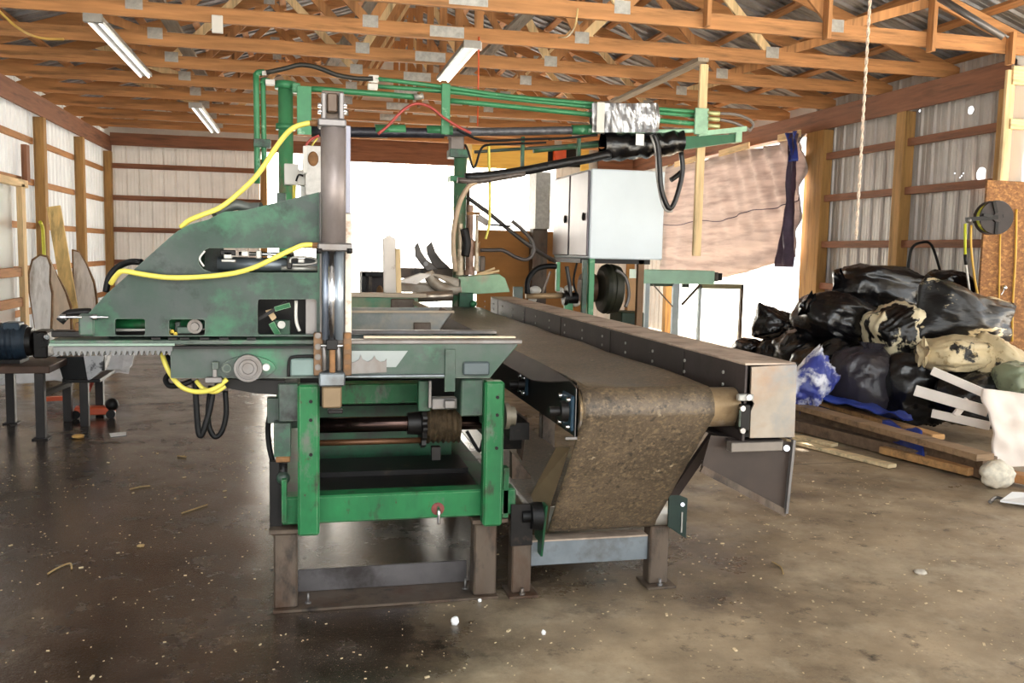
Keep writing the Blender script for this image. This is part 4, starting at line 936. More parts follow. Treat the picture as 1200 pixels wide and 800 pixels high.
o = MB().tube([P(563, 293, Y3-.1), P(578, 293, Y3-.1), P(590, 293.5, Y3-.1), P(604, 301, Y3-.1), P(617, 304, Y3-.12), P(625, 296, Y3-.12), P(623, 282, Y3-.12), P(612, 269, Y3-.12), P(600, 259, Y3-.12)], .02, 10).build('black_hose', mat('grey_black_hose', (70, 62, 58), .4, .1, .3, 6)); tag(o, 'looped dark hose from the clamp in front of the plywood', 'hose')
o = MB().tube([P(547, 231, Y3), P(572, 249, Y3-.05), P(600, 272, Y3-.1), P(625, 291, Y3-.1), P(650, 306, YK+.1)], .021, 10).build('black_hose', mat('dark_grey_hose', (52, 46, 42), .45, .1, .3, 6)); tag(o, 'straight dark hose slanting from the post to under the cabinet', 'hose')
o = MB().tube([P(573, 263, Y3-.15), P(585, 264, Y3-.15), P(598, 265, Y3-.15)], .01, 8).build('black_wire', BLACK); tag(o, 'short black wire reaching from the valve to the slanting hose', 'wire')
o = MB().tube([P(573, 168, Y3-.2), P(573, 190, Y3-.2), P(574, 212, Y3-.2), P(574, 250, Y3-.2), P(573, 265, Y3-.2), P(569, 280, Y3-.2)], .013, 8).build('yellow_strap', YHOSE); tag(o, 'thin yellow strap hanging from the boom beside the rusty post', 'strap')
# mint work stand
Y5 = 11.6
ws = thing('work_stand', 'mint green steel work stand in the bright opening beside the cabinet', 'stand', (P(790, 400, Y5).x, Y5, 0))
pb('top_beam', 752, 317.5, 838, 332, Y5, .5, MINT, ws, .006)
pb('end_cap', 838, 319, 842, 330, Y5, .3, GREYM, ws, .004); pb('end_knob', 841, 320, 847, 329, Y5+.05, .08, DARK, ws, .008)
def post(x0, x1, y, dep, m, nm='leg'):
    a = P(x0, y, Y5+dep); b = P(x1, y, Y5+dep); Bx(a.x, b.x, Y5+dep, Y5+dep+.06, 0, a.z).build(nm, m, ws, .003)
post(789.5, 797, 331, .02, mat('pale_blue_leg', (190, 206, 214), .5, .1, .1, 5)); post(757, 762, 331, .02, MATS['pale_blue_leg'])
post(820, 823, 333, .05, MATS['pale_blue_leg']); post(869, 872, 333, .05, STEEL)
pb('under_rail', 760, 332, 791, 335, Y5+.05, .05, DGREEN, ws, .002); pb('under_rail', 800, 332, 808, 337, Y5+.05, .05, DGREEN, ws, .002)
pb('shelf_rail', 820, 333, 872, 338, Y5+.05, .05, mat('olive_rail', (150, 144, 112), .5, .1, .15, 6), ws, .002)
MB().bar(P(765, 333, Y5+.03), P(789, 360, Y5+.03), .015, .015).build('brace', GREYM, ws); MB().bar(P(821, 333, Y5+.03), P(799, 357, Y5+.03), .03, .03).build('brace', STEEL, ws)
# ================================================================== OVERHEAD HOSE BOOM
YO = 8.80
bo = thing('hose_boom', 'overhead green boom of parallel pipes and wrapped hoses crossing above the machine', 'boom', (P(340, 300, YO).x, YO, 0))
def rod(name, pts, r, m, dy=0, par=None):
    return MB().tube([P(x, y, YO+dy) for x, y in pts], r, 10, 3).build(name, m, par or bo)
# left column
p = P(335, 180, YO+.1)
for y0, y1, w, m in ((97, 235, 8.5, mat('column_green', (78, 146, 100), .45, .1, .18, 4, patches=(((140, 128, 104), 5, .64, .08),), stretch=(1, 1, .5))), (97, 104, 13, PIPE), (146, 152, 12, PIPE)):
    a, b = P(335.5-w, y1, YO+.1), P(335.5+w, y0, YO+.1)
    MB().cyl((p.x, YO+.1, 0 if y1 == 235 else a.z), (p.x, YO+.1, b.z), (b.x-a.x)/2, 20).build('column', m, bo)
MB().cyl((p.x, YO+.1, P(335, 110, YO).z), (p.x, YO+.1, P(335, 145, YO).z), .055, 16).build('column_neck', PIPE, bo)
for x, y0, y1 in ((300, 86, 215), (308, 93, 192)):
    rod('riser_pipe', [(x, y0), (x+1, (y0+y1)/2), (x+1.5, y1)], .028 if x == 300 else .024, PIPE, .05)
rod('riser_elbow', [(300, 88), (303, 85), (310, 85)], .028, PIPE, .05); rod('riser_elbow', [(307, 98), (309, 94), (316, 95)], .024, PIPE, .05)
pb('pipe_clamp', 297, 163, 317, 172, YO, .1, DGREEN, bo, .006)
pb('white_coupling', 311, 93, 322, 99, YO, .06, WHITEP, bo, .006); pb('white_coupling', 307, 83, 312, 87, YO, .05, WHITEP, bo, .004)
# carrier plates
for x0, y0, x1, y1 in ((348, 101, 365, 157), (517, 98, 528, 157), (814, 127, 831, 157)):
    pb('carrier_plate', x0, y0, x1, y1, YO-.06, .03, PIPE if x0 != 814 else mat('pale_green_plate', (150, 190, 160), .45, .1, .2, 8), bo, .005)
pb('plate_lug', 342, 97, 352, 108, YO-.04, .08, PIPE, bo, .01)
# pipes
rod('pipe', [(440, 92), (520, 102), (600, 113), (690, 121), (815, 131)], .021, PIPE, -.02)
rod('pipe', [(440, 101), (520, 107), (600, 116), (690, 125), (815, 136)], .021, PIPE, 0)
rod('pipe', [(365, 104), (430, 109), (490, 114)], .028, PIPE, -.02)
rod('pipe', [(528, 118), (600, 125), (690, 134), (815, 145)], .026, PIPE, -.02)
rod('pipe', [(690, 153), (760, 154), (815, 153)], .022, mat('pale_green_pipe', (160, 200, 172), .45, .1, .15, 7), -.03)
MB().cyl(P(485, 114, YO-.03), P(496, 112, YO-.03), .03, 10).build('pipe_end', GALV, bo)
for x, y in ((491, 108), (491, 120)): MB().cyl(P(x, y, YO-.04), P(x, y+6, YO-.04), .018, 8).build('tee_fitting', RUST, bo)
pb('white_coupling', 432, 88, 444, 95, YO-.04, .06, WHITEP, bo, .006); pb('white_coupling', 431, 98, 443, 104, YO-.04, .06, WHITEP, bo, .006)
rod('boom_beam', [(365, 154), (440, 155), (520, 156)], .05, mat('dark_wrapped_beam', (46, 46, 54), .35, .2, .4, 12, bump=.8, bscale=20), .05)
rod('boom_beam', [(515, 155), (600, 154), (690, 152)], .042, mat('grey_wrapped_beam', (92, 92, 96), .32, .3, .35, 14, bump=.9, bscale=25), .05)
for x0, x1, y in ((440, 475, 152), (500, 530, 153), (670, 700, 152)): rod('bare_green_section', [(x0, y), (x1, y)], .05, PIPE, .04)
# right end green beam and foil / plastic wraps
q = [P(x, y, YO-.02) for x, y in ((795, 160), (868, 157), (866, 166), (795, 176))]
MB().plate(q, [], (0, .12, 0)).build('end_beam', mat('deep_green_beam', (30, 92, 58), .4, .1, .2, 5), bo, .004)
MB().bar(P(818, 157, YO-.03), P(874, 151, YO-.03), .05, .05).build('end_beam_top', MATS['pale_green_plate'], bo)
pb('end_lip', 862, 153, 870, 166, YO-.04, .16, MATS['pale_green_plate'], bo, .003)
for y in (132, 139, 147):
    MB().cyl(P(829, y, YO-.05), P(843, y+1, YO-.05), .022, 8).build('hose_coupling', mat('pale_brass_coupling', (206, 208, 150), .35, .4, .2, 12) if 'pale_brass_coupling' not in MATS else MATS['pale_brass_coupling'], bo)
rod('end_hose', [(842, 133), (862, 134), (878, 140), (883, 147), (877, 153)], .016, mat('grey_hose', (120, 112, 106), .4, .1, .2, 8), .0)
rod('end_hose', [(842, 140), (858, 143), (872, 149), (880, 153)], .016, MATS['grey_hose'], -.03)
def wrap(u, v):
    x = 694+75*u; t = 2*PI*v
    y = 137.5+1.5*u+(18+1.0*math.sin(u*9))*math.sin(t); p = P(x, y, YO); p.y += .10*math.cos(t)+.02*noise.noise(Vector((u*14, v*6, 2))); p.z += .012*noise.noise(Vector((u*20, v*8, 5)))
    return p
MB().grid(wrap, 40, 20).build('foil_wrap', FOIL, bo)
MB().grid(lambda u, v: P(694+75*u, 121+34*v, YO-.12)+Vector((0, .03*noise.noise(Vector((u*18, v*2, 1))), 0)), 36, 8, False, (0, .01, 0)).build('foil_face', FOIL, bo)
pb('white_strip', 699, 120, 709, 155, YO-.15, .01, WHITEP, bo, .001)
def wrap2(u, v):
    x = 706+92*u; t = 2*PI*v
    y = 171-5*u*u+(17-3*u)*math.sin(t); p = P(x, y, YO+.02); p.y += .13*math.cos(t); p += Vector((0, .03*noise.noise(Vector((u*10, v*5, 2))), .03*noise.noise(Vector((u*12, v*6, 9)))))
    return p
MB().grid(wrap2, 30, 18).build('black_plastic_wrap', BLKPL, bo)
pb('paper_tag', 745, 157, 755, 170, YO-.18, .006, PAPER, bo, .001)
# lower wrapped hose bundle sweeping up to the plastic
rod('hose_bundle', [(545, 208), (580, 205), (620, 199), (660, 191), (690, 186), (715, 180)], .045, mat('bundle_wrap', (26, 25, 26), .35, .1, .4, 14, bump=.9, bscale=18), -.10)
rod('hose_bundle', [(536, 211), (560, 212), (585, 208), (615, 203)], .03, mat('bundle_tail', (92, 82, 76), .4, .1, .4, 14), -.12)
rod('pale_hose', [(562, 212), (551, 217), (543, 228), (537, 243), (532, 268), (531, 290), (534, 318)], .024, mat('dusty_tan_hose', (190, 164, 136), .55, 0, .15, 8), -.12)
rod('cable', [(535, 152), (548, 158), (562, 164), (580, 165), (620, 163), (660, 162), (700, 158)], .012, BLACK, -.14)
rod('cable', [(545, 169), (549, 178), (554, 196), (558, 192), (563, 176), (570, 170), (590, 169), (640, 167)], .011, BLACK, -.12)
rod('green_rail', [(556, 178), (600, 175), (660, 171), (710, 165)], .016, DGREEN, .2)
rod('green_rail', [(625, 176), (665, 172), (706, 169)], .03, mat('mid_green_rail', (62, 98, 70), .5, .1, .2, 6), .22)
for x, y0, y1 in ((613, 160, 196), (679, 160, 187)): pb('drop_hanger', x-2.2, y0, x+2.2, y1, YO, .05, DKG, bo, .003)
rod('red_hose', [(443, 157), (455, 147), (470, 131), (482, 123), (492, 121.5), (505, 126), (520, 138), (538, 149), (552, 156)], .014, RHOSE, -.16)
rod('black_supply_hose', [(312, 85), (335, 80), (352, 76), (372, 79), (395, 88), (420, 92), (437, 92)], .022, mat('weathered_black_hose', (52, 50, 44), .5, .1, .3, 8), -.05)
rod('red_drop_hose', [(374, 159), (365, 163), (358, 172), (356, 195), (357, 204)], .012, RHOSE, -.1); rod('green_wire', [(372, 162), (366, 170), (364, 180)], .008, YHOSE, -.1)
rod('hanging_loop', [(766, 157), (771, 170), (773, 195), (775, 222), (783, 243), (789, 240), (796, 220), (800, 198), (798, 178)], .026, mat('loop_hose', (44, 42, 42), .3, .2, .4, 10), -.22)
rod('hanging_loop', [(763, 158), (769, 180), (770, 205), (774, 230), (780, 246), (788, 247)], .014, mat('pale_loop_hose', (176, 172, 166), .4, .2, .3, 10), -.20)
rod('loop_stub', [(799, 201), (792, 207), (786, 211)], .026, DARK, -.2)
# control boxes on the left column
cb = thing('control_switch_box', 'white control box with a cable loop on the green column above the slanted plate', 'control box', P(355, 215, 8.2))
pb('body', 333, 192, 350, 216, 8.2, .15, WHITEP, cb, .006); pb('body', 349, 199, 358, 217, 8.16, .12, WHITEP, cb, .006)
MB().tube([P(347, 212, 8.1), P(350, 205, 8.08), P(355, 206, 8.1)], .008, 8).build('cable', DARK, cb); MB().tube([P(345, 217, 8.2), P(344.5, 235, 8.22)], .016, 8).build('yellow_cable', YHOSE, cb)
pb('bracket', 324, 226, 335, 240, 8.2, .1, DGREEN, cb, .004); pb('conduit_body', 352, 218, 358, 232, 8.2, .06, GALV, cb, .004)
sb = thing('splice_box', 'tall galvanised splice box with a white edge beside the grey cylinder', 'box', P(366, 225, 8.0))
pb('body', 358, 171, 376, 228, 8.0, .15, mat('splice_grey', (196, 192, 186), .5, .3, .15, 14), sb, .004); pb('side_strip', 355, 171, 360, 203, 7.97, .1, WHITEP, sb, .004); MB().ball(P(367, 186, 7.99), .045, 12, 8, 1, .4, 1.4).build('rust_patch', RUST, sb)
# ================================================================== LEFT SIDE: slabs, bench, motor
def slab(pts, Y0, lean, th, label, name='live_edge_slab', face=SLABW):
    """irregular slab: outline measured on plane Y0, leaning back by lean (m) at the top"""
    q = [P(x, y, Y0) for x, y in pts]
    z0 = min(v.z for v in q); z1 = max(v.z for v in q)
    q = [Vector((v.x, Y0+lean*(v.z-z0)/(z1-z0), v.z)) for v in q]
    t = thing(name, label, 'slab', (q[0].x, Y0, z0), 'sawn slabs leaning by the left wall')
    MB().plate(q, [], (0, th*.3, 0)).build('sawn_face', face, t)
    cq = sum(q, Vector())/len(q)
    MB().plate([cq+(v-cq)*1.0+Vector(((v.x-cq.x)*.16, th*.3, .02 if v.z > cq.z else 0)) for v in q], [], (0, th, 0)).build('bark_edge', BARK, t)
    return t
YSL = 11.6
def leanslab(pts, Y0, **k): return slab(pts, Y0, .3, .05, **k)
leanslab([(29, 345), (27, 322), (30, 306), (38, 300), (46, 302), (50, 312), (50.5, 332), (54, 345), (55, 370), (55, 392), (58, 440), (47, 440), (36, 378)], 11.2, label='tall grey slab with a rounded top, nearest the bright doorway')
leanslab([(51, 306), (60, 325), (70, 343), (77, 362), (80, 400), (80, 440), (56, 440), (55, 369), (53, 345)], 11.7, label='pinkish slab tapering to a point between two other slabs', face=mat('pinkish_slab_face', (226, 206, 182), .75, 0, .12, 3, stretch=(6, 6, .8)))
leanslab([(79, 294), (86, 296), (95, 311), (104, 332), (108, 352), (112, 440), (90, 440), (84, 365)], 12.4, label='grey slab with a long dark crack, beside the slanted green plate')
q0, q1 = P(95, 430, 12.1), P(63, 242, 12.5)
o = MB().bar(q0, q1, .16, .04, (0, 1, 0)).build('long_plank', wood('pale_plank', (224, 190, 124), 2), loc=q0); tag(o, 'long pale plank leaning against the nearest left wall post', 'plank')
o = MB().tube([L(52, 305, XL+.04), L(51, 285, XL+.04), L(50, 268, XL+.04), L(47, 260, XL+.04)], .025, 8).build('hanging_rope_end', mat('yellow_green_cord', (206, 204, 60), .5, 0, .1, 9)); tag(o, 'short yellow cord hanging on the nearest left wall post', 'cord')
# bench
fl = [F(49, 514), F(14, 496)]
YBn = fl[0].y
bn = thing('steel_bench', 'dark steel bench at the left edge carrying a blue motor', 'bench', fl[0])
zb = P(49, 428, YBn).z
bx1 = P(60, 428, YBn).x; bx0 = bx1-1.1
MB().box(bx0, bx1, YBn-.05, YBn+.62, zb-.06, zb).build('bench_top', mat('rusty_bench_top', (74, 56, 46), .5, .4, .3, 6), bn, .006)
for (x, y) in ((fl[0].x, YBn), (fl[1].x, fl[1].y), (bx0+.06, YBn), (bx0+.06, YBn+.6)):
    Bx(x-.035, x+.035, y-.035, y+.035, 0, zb-.06).build('leg', mat('dark_leg', (40, 35, 33), .5, .1, .25, 6) if 'dark_leg' not in MATS else MATS['dark_leg'], bn, .005)
    Bx(x-.06, x+.06, y-.06, y+.06, 0, .012).build('foot_plate', DARK, bn)
MB().bar((fl[0].x, YBn+.05, P(55, 463, YBn).z), (fl[0].x+.1, YBn+.5, P(55, 460, YBn).z), .04, .04).build('brace', MATS['dark_leg'], bn)
mo = thing('electric_motor', 'dark blue finned electric motor sitting on the steel bench', 'motor', P(15, 418, YBn+.2))
a = P(-22, 400, YBn+.25); b = P(36, 400, YBn+.25); rm = .145
MB().lathe(a, (1, 0, 0), [(0, rm*.8), (.03, rm)]+[(.05+.02*i, rm+(.012 if i % 2 else 0)) for i in range(int((b.x-a.x-.1)/.02))]+[(b.x-a.x-.04, rm), (b.x-a.x-.02, rm*.9)]).build('housing', MOTOR, mo)
MB().lathe(b, (1, 0, 0), ((-.02, rm*.85), (.02, rm*.8), (.03, rm*.4), (.06, rm*.35))).build('end_bell', DARK, mo)
pb('terminal_box', 3, 378, 22, 392, YBn+.15, .15, mat('motor_box', (44, 62, 76), .4, .2, .15, 5), mo, .008)
MB().box(a.x+.05, b.x-.05, YBn+.12, YBn+.38, zb, zb+.03).build('foot', DARK, mo)
gb = thing('gearbox', 'greasy black gearbox on the bench beside the blue motor', 'gearbox', P(45, 418, YBn+.2))
pb('body', 38, 388, 55, 420, YBn+.15, .25, DARK, gb, .015); MB().lathe(P(50, 398, YBn+.15), (0, -1, 0), ((0, .06), (.03, .055), (.03, .02), (.05, .02))).build('cover', DARK, gb)
MB().cyl(P(53, 395, YBn+.1), P(55, 395, YBn+.08), .02, 8).build('plug', CHROME, gb)
# second stand with chute behind
f2 = F(98, 500); Y2b = f2.y
st = thing('chute_stand', 'low dark stand behind the gear rack with a mottled white chute', 'stand', f2)
z2 = P(98, 448, Y2b).z
for px, dy in ((98, 0), (78, .25), (116, .55)):
    p = P(px, 460, Y2b+dy); Bx(p.x-.035, p.x+.035, Y2b+dy, Y2b+dy+.06, 0, z2).build('leg', MATS['dark_leg'], st, .004)
p0, p1 = P(76, 448, Y2b), P(118, 448, Y2b); Bx(p0.x, p1.x, Y2b-.02, Y2b+.6, z2, z2+.03).build('top_frame', DARK, st, .004)
MB().plate([P(x, y, Y2b+.02) for x, y in ((66, 418), (100, 418), (103, 444), (75, 448))], [], (0, .4, 0)).build('black_hopper', BLACK, st)
MB().plate([P(x, y, Y2b-.02) for x, y in ((98, 417), (122, 417), (119, 434), (112, 440), (103, 447))], [], (0, .3, 0)).build('mottled_chute', MOTTLE, st)
MB().bar(P(121, 417, Y2b), P(121, 434, Y2b), .03, .03, (0, 1, 0)).build('chute_rail', DARK, st)
# orange trolley jack
fj = F(118, 489)
jk = thing('trolley_jack', 'orange-red trolley jack on the floor under the chute stand', 'jack', fj)
MB().bar(fj+Vector((-.22, 0, .07)), fj+Vector((.12, .05, .06)), .14, .07).build('chassis', ORANGE, jk, .01)
MB().bar(fj+Vector((-.18, .02, .08)), P(111, 440, fj.y+.1), .03, .03).build('handle', mat('red_handle', (178, 62, 44), .45, 0, .15, 6), jk)
for dx in (-.2, .1): MB().cyl(fj+Vector((dx, -.08, .04)), fj+Vector((dx, -.03, .04)), .04, 14).build('wheel', DARK, jk)
MB().ball(fj+Vector((.1, .0, .12)), .06, 10, 8).build('saddle', DARK, jk)
fo = F(64, 477); o = MB().bar(fo+Vector((-.16, 0, .08)), fo+Vector((.12, 0, .09)), .06, .04).bar(fo+Vector((.1, 0, .0)), fo+Vector((.1, 0, .08)), .03, .03).build('jack_stand', ORANGE); tag(o, 'small orange steel bar standing between the bench legs', 'jack stand')
# scrap heap behind the bench
rnd = random.Random(4)
sh = thing('scrap_sheet', 'crumpled white sheet metal lying on the floor behind the bench', 'sheet', F(35, 462))
c = F(40, 462)
MB().grid(lambda u, v: c+Vector((-.6+1.5*u, .2+.6*v, .06+.25*v+.10*noise.noise(Vector((u*4, v*4, 2)))+.12*u)), 14, 8, False, (0, 0, .012)).build('crumpled_sheet', mat('scrap_white', (206, 208, 212), .45, .1, .15, 6), sh)
# ================================================================== BAGS AND PLANKS ON THE RIGHT
rb = random.Random(11)
def bag(px, py, w, h, Y, m, label, tilt=0, dep=None, sq=.75, ends=(), seed=None, name='stuffed_bag', pillow=False, ridge=.09):
    """stuffed bag w x h picture pixels at distance Y; ends: tied tufts (angle, length); pillow: flat seamed sack with pointed corners"""
    c = P(px, py, Y); k = (c-EYE).dot(CZ)/FPX; a, b = w*k/2, h*k/2; d = (dep or .5*(w+h)*k)/2
    s = seed if seed is not None else rb.random()*90
    ct, st_ = math.cos(tilt), math.sin(tilt)
    def f(v):
        e = sq
        if pillow:
            r = math.hypot(v.x, v.z); mx = max(abs(v.x), abs(v.z), 1e-5); q = r/mx
            x, z = v.x*q, v.z*q; y = d*math.copysign(abs(v.y)**1.25, v.y); x *= a; z *= b*(1-.35*v.x*.5)
        else:
            x = a*math.copysign(abs(v.x)**e, v.x); y = d*math.copysign(abs(v.y)**e, v.y); z = b*math.copysign(abs(v.z)**e, v.z)
        n1 = noise.noise(Vector((v.x*2.0+s, v.y*2.0, v.z*2.0))); n2 = noise.noise(Vector((v.x*5+s, v.y*5, v.z*5+4)))
        an = math.atan2(v.z, v.y); w1 = noise.noise(Vector((math.cos(an)*3.2+s, math.sin(an)*3.2, v.x*1.1+s))); w2 = noise.noise(Vector((math.cos(an)*6+s, math.sin(an)*6, v.x*2.2)))
        rg = (1-abs(w1))**5*ridge+(1-abs(w2))**5*ridge*.5
        g = 1+.15*n1+.05*n2+rg*(.4+.6*abs(v.x))-.04
        x, y, z = x*(1+.12*n1), y*g, z*g
        return Vector((x*ct-z*st_, y, x*st_+z*ct))
    mb = MB().ball(c, 1, 84, 44, f=f)
    o = mb.build(name, m)
    tag(o, label, 'bag', 'stuffed bags heaped against the right wall')
    for ang, ln in ends:
        t = math.radians(ang); dirv = Vector((math.cos(t), -.15, math.sin(t)))
        dirv = Vector((dirv.x*ct-dirv.z*st_, dirv.y, dirv.x*st_+dirv.z*ct))
        base = c+Vector((dirv.x*a*.92, dirv.y*d, dirv.z*b*.92))
        tf = MB(); L_ = ln*k; u_ = dirv.normalized(); w_ = Vector((0, 1, 0)).cross(u_)
        def g2(i, j, base=base, u_=u_, w_=w_, L_=L_):
            wd = (.035+.09*i)*(1+.15*math.sin(j*9)); th = 2*PI*j
            return base+u_*(L_*i)+(w_*math.cos(th)*wd+Vector((0, 1, 0))*math.sin(th)*wd*.5)*(1+.35*math.sin(th*5+s))
        tf.grid(g2, 6, 30).build('tied_end', m, o)
    return o
bag(1032, 338, 112, 54, 8.6, BAGS, 'long black bag lying on the very top of the heap', -.10, .7, .7, ((178, 12),), 3)
bag(1110, 335, 56, 38, 8.5, BAGS, 'small black bag behind the top of the heap under the hose reel', -.05, .5, .85, (), 7)
bag(986, 378, 106, 60, 8.25, BAGS, 'shiny black bag under the long top bag, with a crumpled left end', -.30, .75, .75, ((165, 14),), 12, ridge=.16)
bag(1128, 372, 122, 66, 7.5, BAGBC, 'large black sack with painted cream bands of sun, pointing right at the board panel', -.22, .6, .6, (), 21, pillow=True)
bag(1050, 388, 66, 60, 7.7, BAGC, 'black sack with cream sun glare painted on, in the centre of the heap', .5, .6, .8, ((-60, 10),), 35, ridge=.2)
bag(908, 380, 50, 36, 9.3, BAGS, 'small black bag with a raised pointed corner at the left of the heap', -.18, .5, .8, (), 41, pillow=True)
bag(878, 406, 34, 20, 9.2, BAGS, 'tiny black bag end peeping over the conveyor rail', 0, .4, .85, (), 44)
bag(940, 408, 64, 46, 8.5, BAGS, 'black bag behind the blue and white sheet', .35, .6, .8, ((60, 12),), 52)
bag(968, 432, 80, 66, 8.0, BAGS, 'dark bag slumped between the blue sheet and the grey bag', .6, .6, .8, (), 57)
bag(1012, 452, 82, 90, 7.6, BAGG, 'greyish wrinkled bag standing at the front of the heap', .1, .6, .8, ((80, 10),), 63, ridge=.14)
bag(1070, 455, 84, 92, 7.4, BAGS, 'black bag standing behind the white painted slats', .0, .6, .8, (), 70, ridge=.14)
bag(1120, 414, 88, 40, 7.1, BAGC2, 'torn sack coloured straw for sunlight, under the large sun-banded sack', .08, .6, .8, ((175, 10),), 77)
bag(1172, 424, 66, 44, 6.95, BAGC2, 'sack painted cream for sunlight at the right edge below the board panel', -.35, .6, .75, (), 83, pillow=True)
bag(1150, 466, 110, 66, 6.9, BAGS, 'black bag underneath the white painted slats at the right', .0, .6, .8, (), 88, ridge=.14)
bag(1192, 446, 46, 44, 6.6, mat('greenish_sack', (130, 138, 112), .4, 0, .2, 6, patches=(((60, 64, 54), 5, .56, .04),), bump=.6, bscale=10), 'grey-green sack at the right edge above the white sheet', .0, .4, .8, (), 91)
bag(950, 448, 46, 60, 7.5, BAGBL, 'crumpled blue and white sheet beside the end of the side rail', -.7, .35, .8, (), 95, name='bundled_sheet', ridge=.35, pillow=True)
bag(916, 440, 70, 90, 8.9, BAGS, 'black bag low behind the end of the conveyor rail', .0, .6, .8, (), 97)
# handle hoop of the bucket behind
p0 = P(1083, 330, 8.75); bk = thing('black_bucket', 'black bucket with a raised hoop handle behind the bags', 'bucket', (p0.x, 8.75, 0))
MB().tube([P(1063, 322, 8.75), P(1068, 292, 8.75), P(1080, 284, 8.75), P(1092, 288, 8.75), P(1103, 322, 8.75)], .015, 8).build('handle', BLACK, bk)
MB().lathe((p0.x, 8.75, 0), (0, 0, 1), ((0, .2), (p0.z-.12, .19), (p0.z-.1, .2), (p0.z-.02, .2))).build('body', mat('bucket_black', (24, 28, 30), .4, 0, .2, 6), bk)
# blue tarp, planks
def tp_(u, v):
    a = F(930+130*u, 478+16*u, .1); b = F(935+135*u, 462+30*u, .3)
    p = a.lerp(b, v); p.z += .12*math.sin(PI*v)*(1-u*.6)+.04*noise.noise(Vector((u*8, v*6, 3))); return p
o = MB().grid(tp_, 24, 10, True, (0, 0, .008)).build('blue_tarp', BLUET); tag(o, 'blue tarp dragged over the planks at the foot of the bags', 'tarp')
def tp2(u, v):
    p = F(1034+46*u, 492+14*u, .255).lerp(F(1028+50*u, 520+16*u, .06), v); p.z += .02*math.sin(u*9+v*3)+.02*noise.noise(Vector((u*5, v*5, 1))); p.y -= .06*v; return p
o = MB().grid(tp2, 12, 10, True, (0, -.006, .004)).build('blue_tarp', BLUET); tag(o, 'blue tarp scrap hanging over the front of the plank pile', 'tarp')
def plank(p0, p1, w, h, m, label, name='plank', grp='planks lying in front of the bags'):
    o = MB().bar(p0, p1, w, h).build(name, m, None, .004); return tag(o, label, 'plank', grp)
wl = wood('weathered_plank', (150, 122, 92), 0); wl2 = wood('grey_brown_plank', (120, 98, 78), 0); wl3 = wood('tan_plank', (196, 150, 98), 0); wl4 = wood('cream_plank', (232, 208, 164), 0)
plank(F(925, 486, .09), F(1160, 548, .09), .15, .16, wl2, 'thick dark timber at the bottom of the plank pile')
plank(F(930, 474, .22), F(1155, 536, .22), .16, .05, wl, 'long weathered plank on top of the pile running past the blue tarp')
plank(F(940, 468, .20)+Vector((.1, .1, 0)), F(1100, 512, .20), .12, .04, wl3, 'tan plank half covered by the blue tarp')
plank(F(1060, 534, .05)+Vector((.0, .25, 0)), F(1165, 560, .05)+Vector((0, .2, 0)), .14, .06, wl3, 'short tan plank nearest the white sheet')
plank(F(926, 516, .02), F(1046, 546, .02), .10, .03, wl4, 'cream strip of wood lying on the floor in front of the pile')
plank(F(926, 511, .02)+Vector((0, .12, 0)), F(988, 525, .02)+Vector((0, .12, 0)), .09, .03, wl4, 'shorter cream strip lying behind the longer strip on the floor')
plank(F(935, 500, .06)+Vector((0, .34, 0)), F(1120, 546, .06)+Vector((0, .30, 0)), .14, .10, wl2, 'dark lower timber between the pile and the floor strips')
# white slats and sheet
for (x0, y0, x1, y1, w, t) in ((1092, 434, 1166, 466, .07, 'upper white painted slat, sloping down to the right'), (1072, 457, 1158, 482, .09, 'widest white painted slat, with its end nearest the bags'), (1092, 484, 1160, 499, .07, 'lowest white painted slat over the black bag')):
    o = MB().bar(P(x0, y0, 6.55), P(x1, y1, 6.2), .025, w, (0, 0, 1)).build('painted_lath', WPAINT, None, .003); tag(o, t, 'slat', 'white painted slats')
o = MB().bar(P(1119, 487, 6.4), P(1134, 468, 6.4), .025, .06, (1, 0, 0)).build('painted_lath', WPAINT, None, .003); tag(o, 'short white cross piece joining two white slats', 'slat', 'white painted slats')
def shf(u, v):
    p = P(1153+60*u+4*v, 455+88*v+8*u, 6.0); p.y += -.12*v+.05*noise.noise(Vector((u*4, v*5, 7)))+.03*math.sin(v*9+u*3); return p
o = MB().grid(shf, 16, 16, True, (0, .02, 0)).build('white_sheet', mat('white_foam_sheet', (240, 226, 214), .75, 0, .06, 4)); tag(o, 'large white foam sheet propped up at the right edge', 'sheet')
def fl_(v): 
    n = 1+.22*noise.noise(v*2.1+Vector((4, 1, 2)))+.08*noise.noise(v*7); return Vector((v.x*.12*n, v.y*.09*n, v.z*.10*n))
pf = F(1167, 572); o = MB().ball(pf+Vector((0, 0, .10)), 1, 24, 16, f=fl_).build('insulation_tuft', FLUFF); tag(o, 'fluffy cream tuft of insulation below the white sheet', 'tuft')
o = MB().tube([F(1160, 588, .02), F(1166, 583, .02), F(1174, 584, .02), F(1180, 588, .02)], .012, 6).build('loose_handle', GREYM); tag(o, 'loose grey handle on the floor at the right edge under the insulation', 'loop')  # a loose grey handle, modelled as a bent tube
pz = F(1186, 586, .04); o = MB().plate([F(1172, 588, .03), F(1230, 596, .03), F(1230, 580, .03), F(1186, 578, .05)], [], (0, 0, .012)).build('paper_sheet', PAPER); tag(o, 'white paper sheet lying on the floor at the right edge', 'paper')
pk = F(1190, 555, .05); o = MB().bar(F(1178, 556, .06), F(1240, 568, .06), .14, .06).build('orange_plank', WX, None, .004); tag(o, 'orange-brown plank end under the white sheet', 'plank')
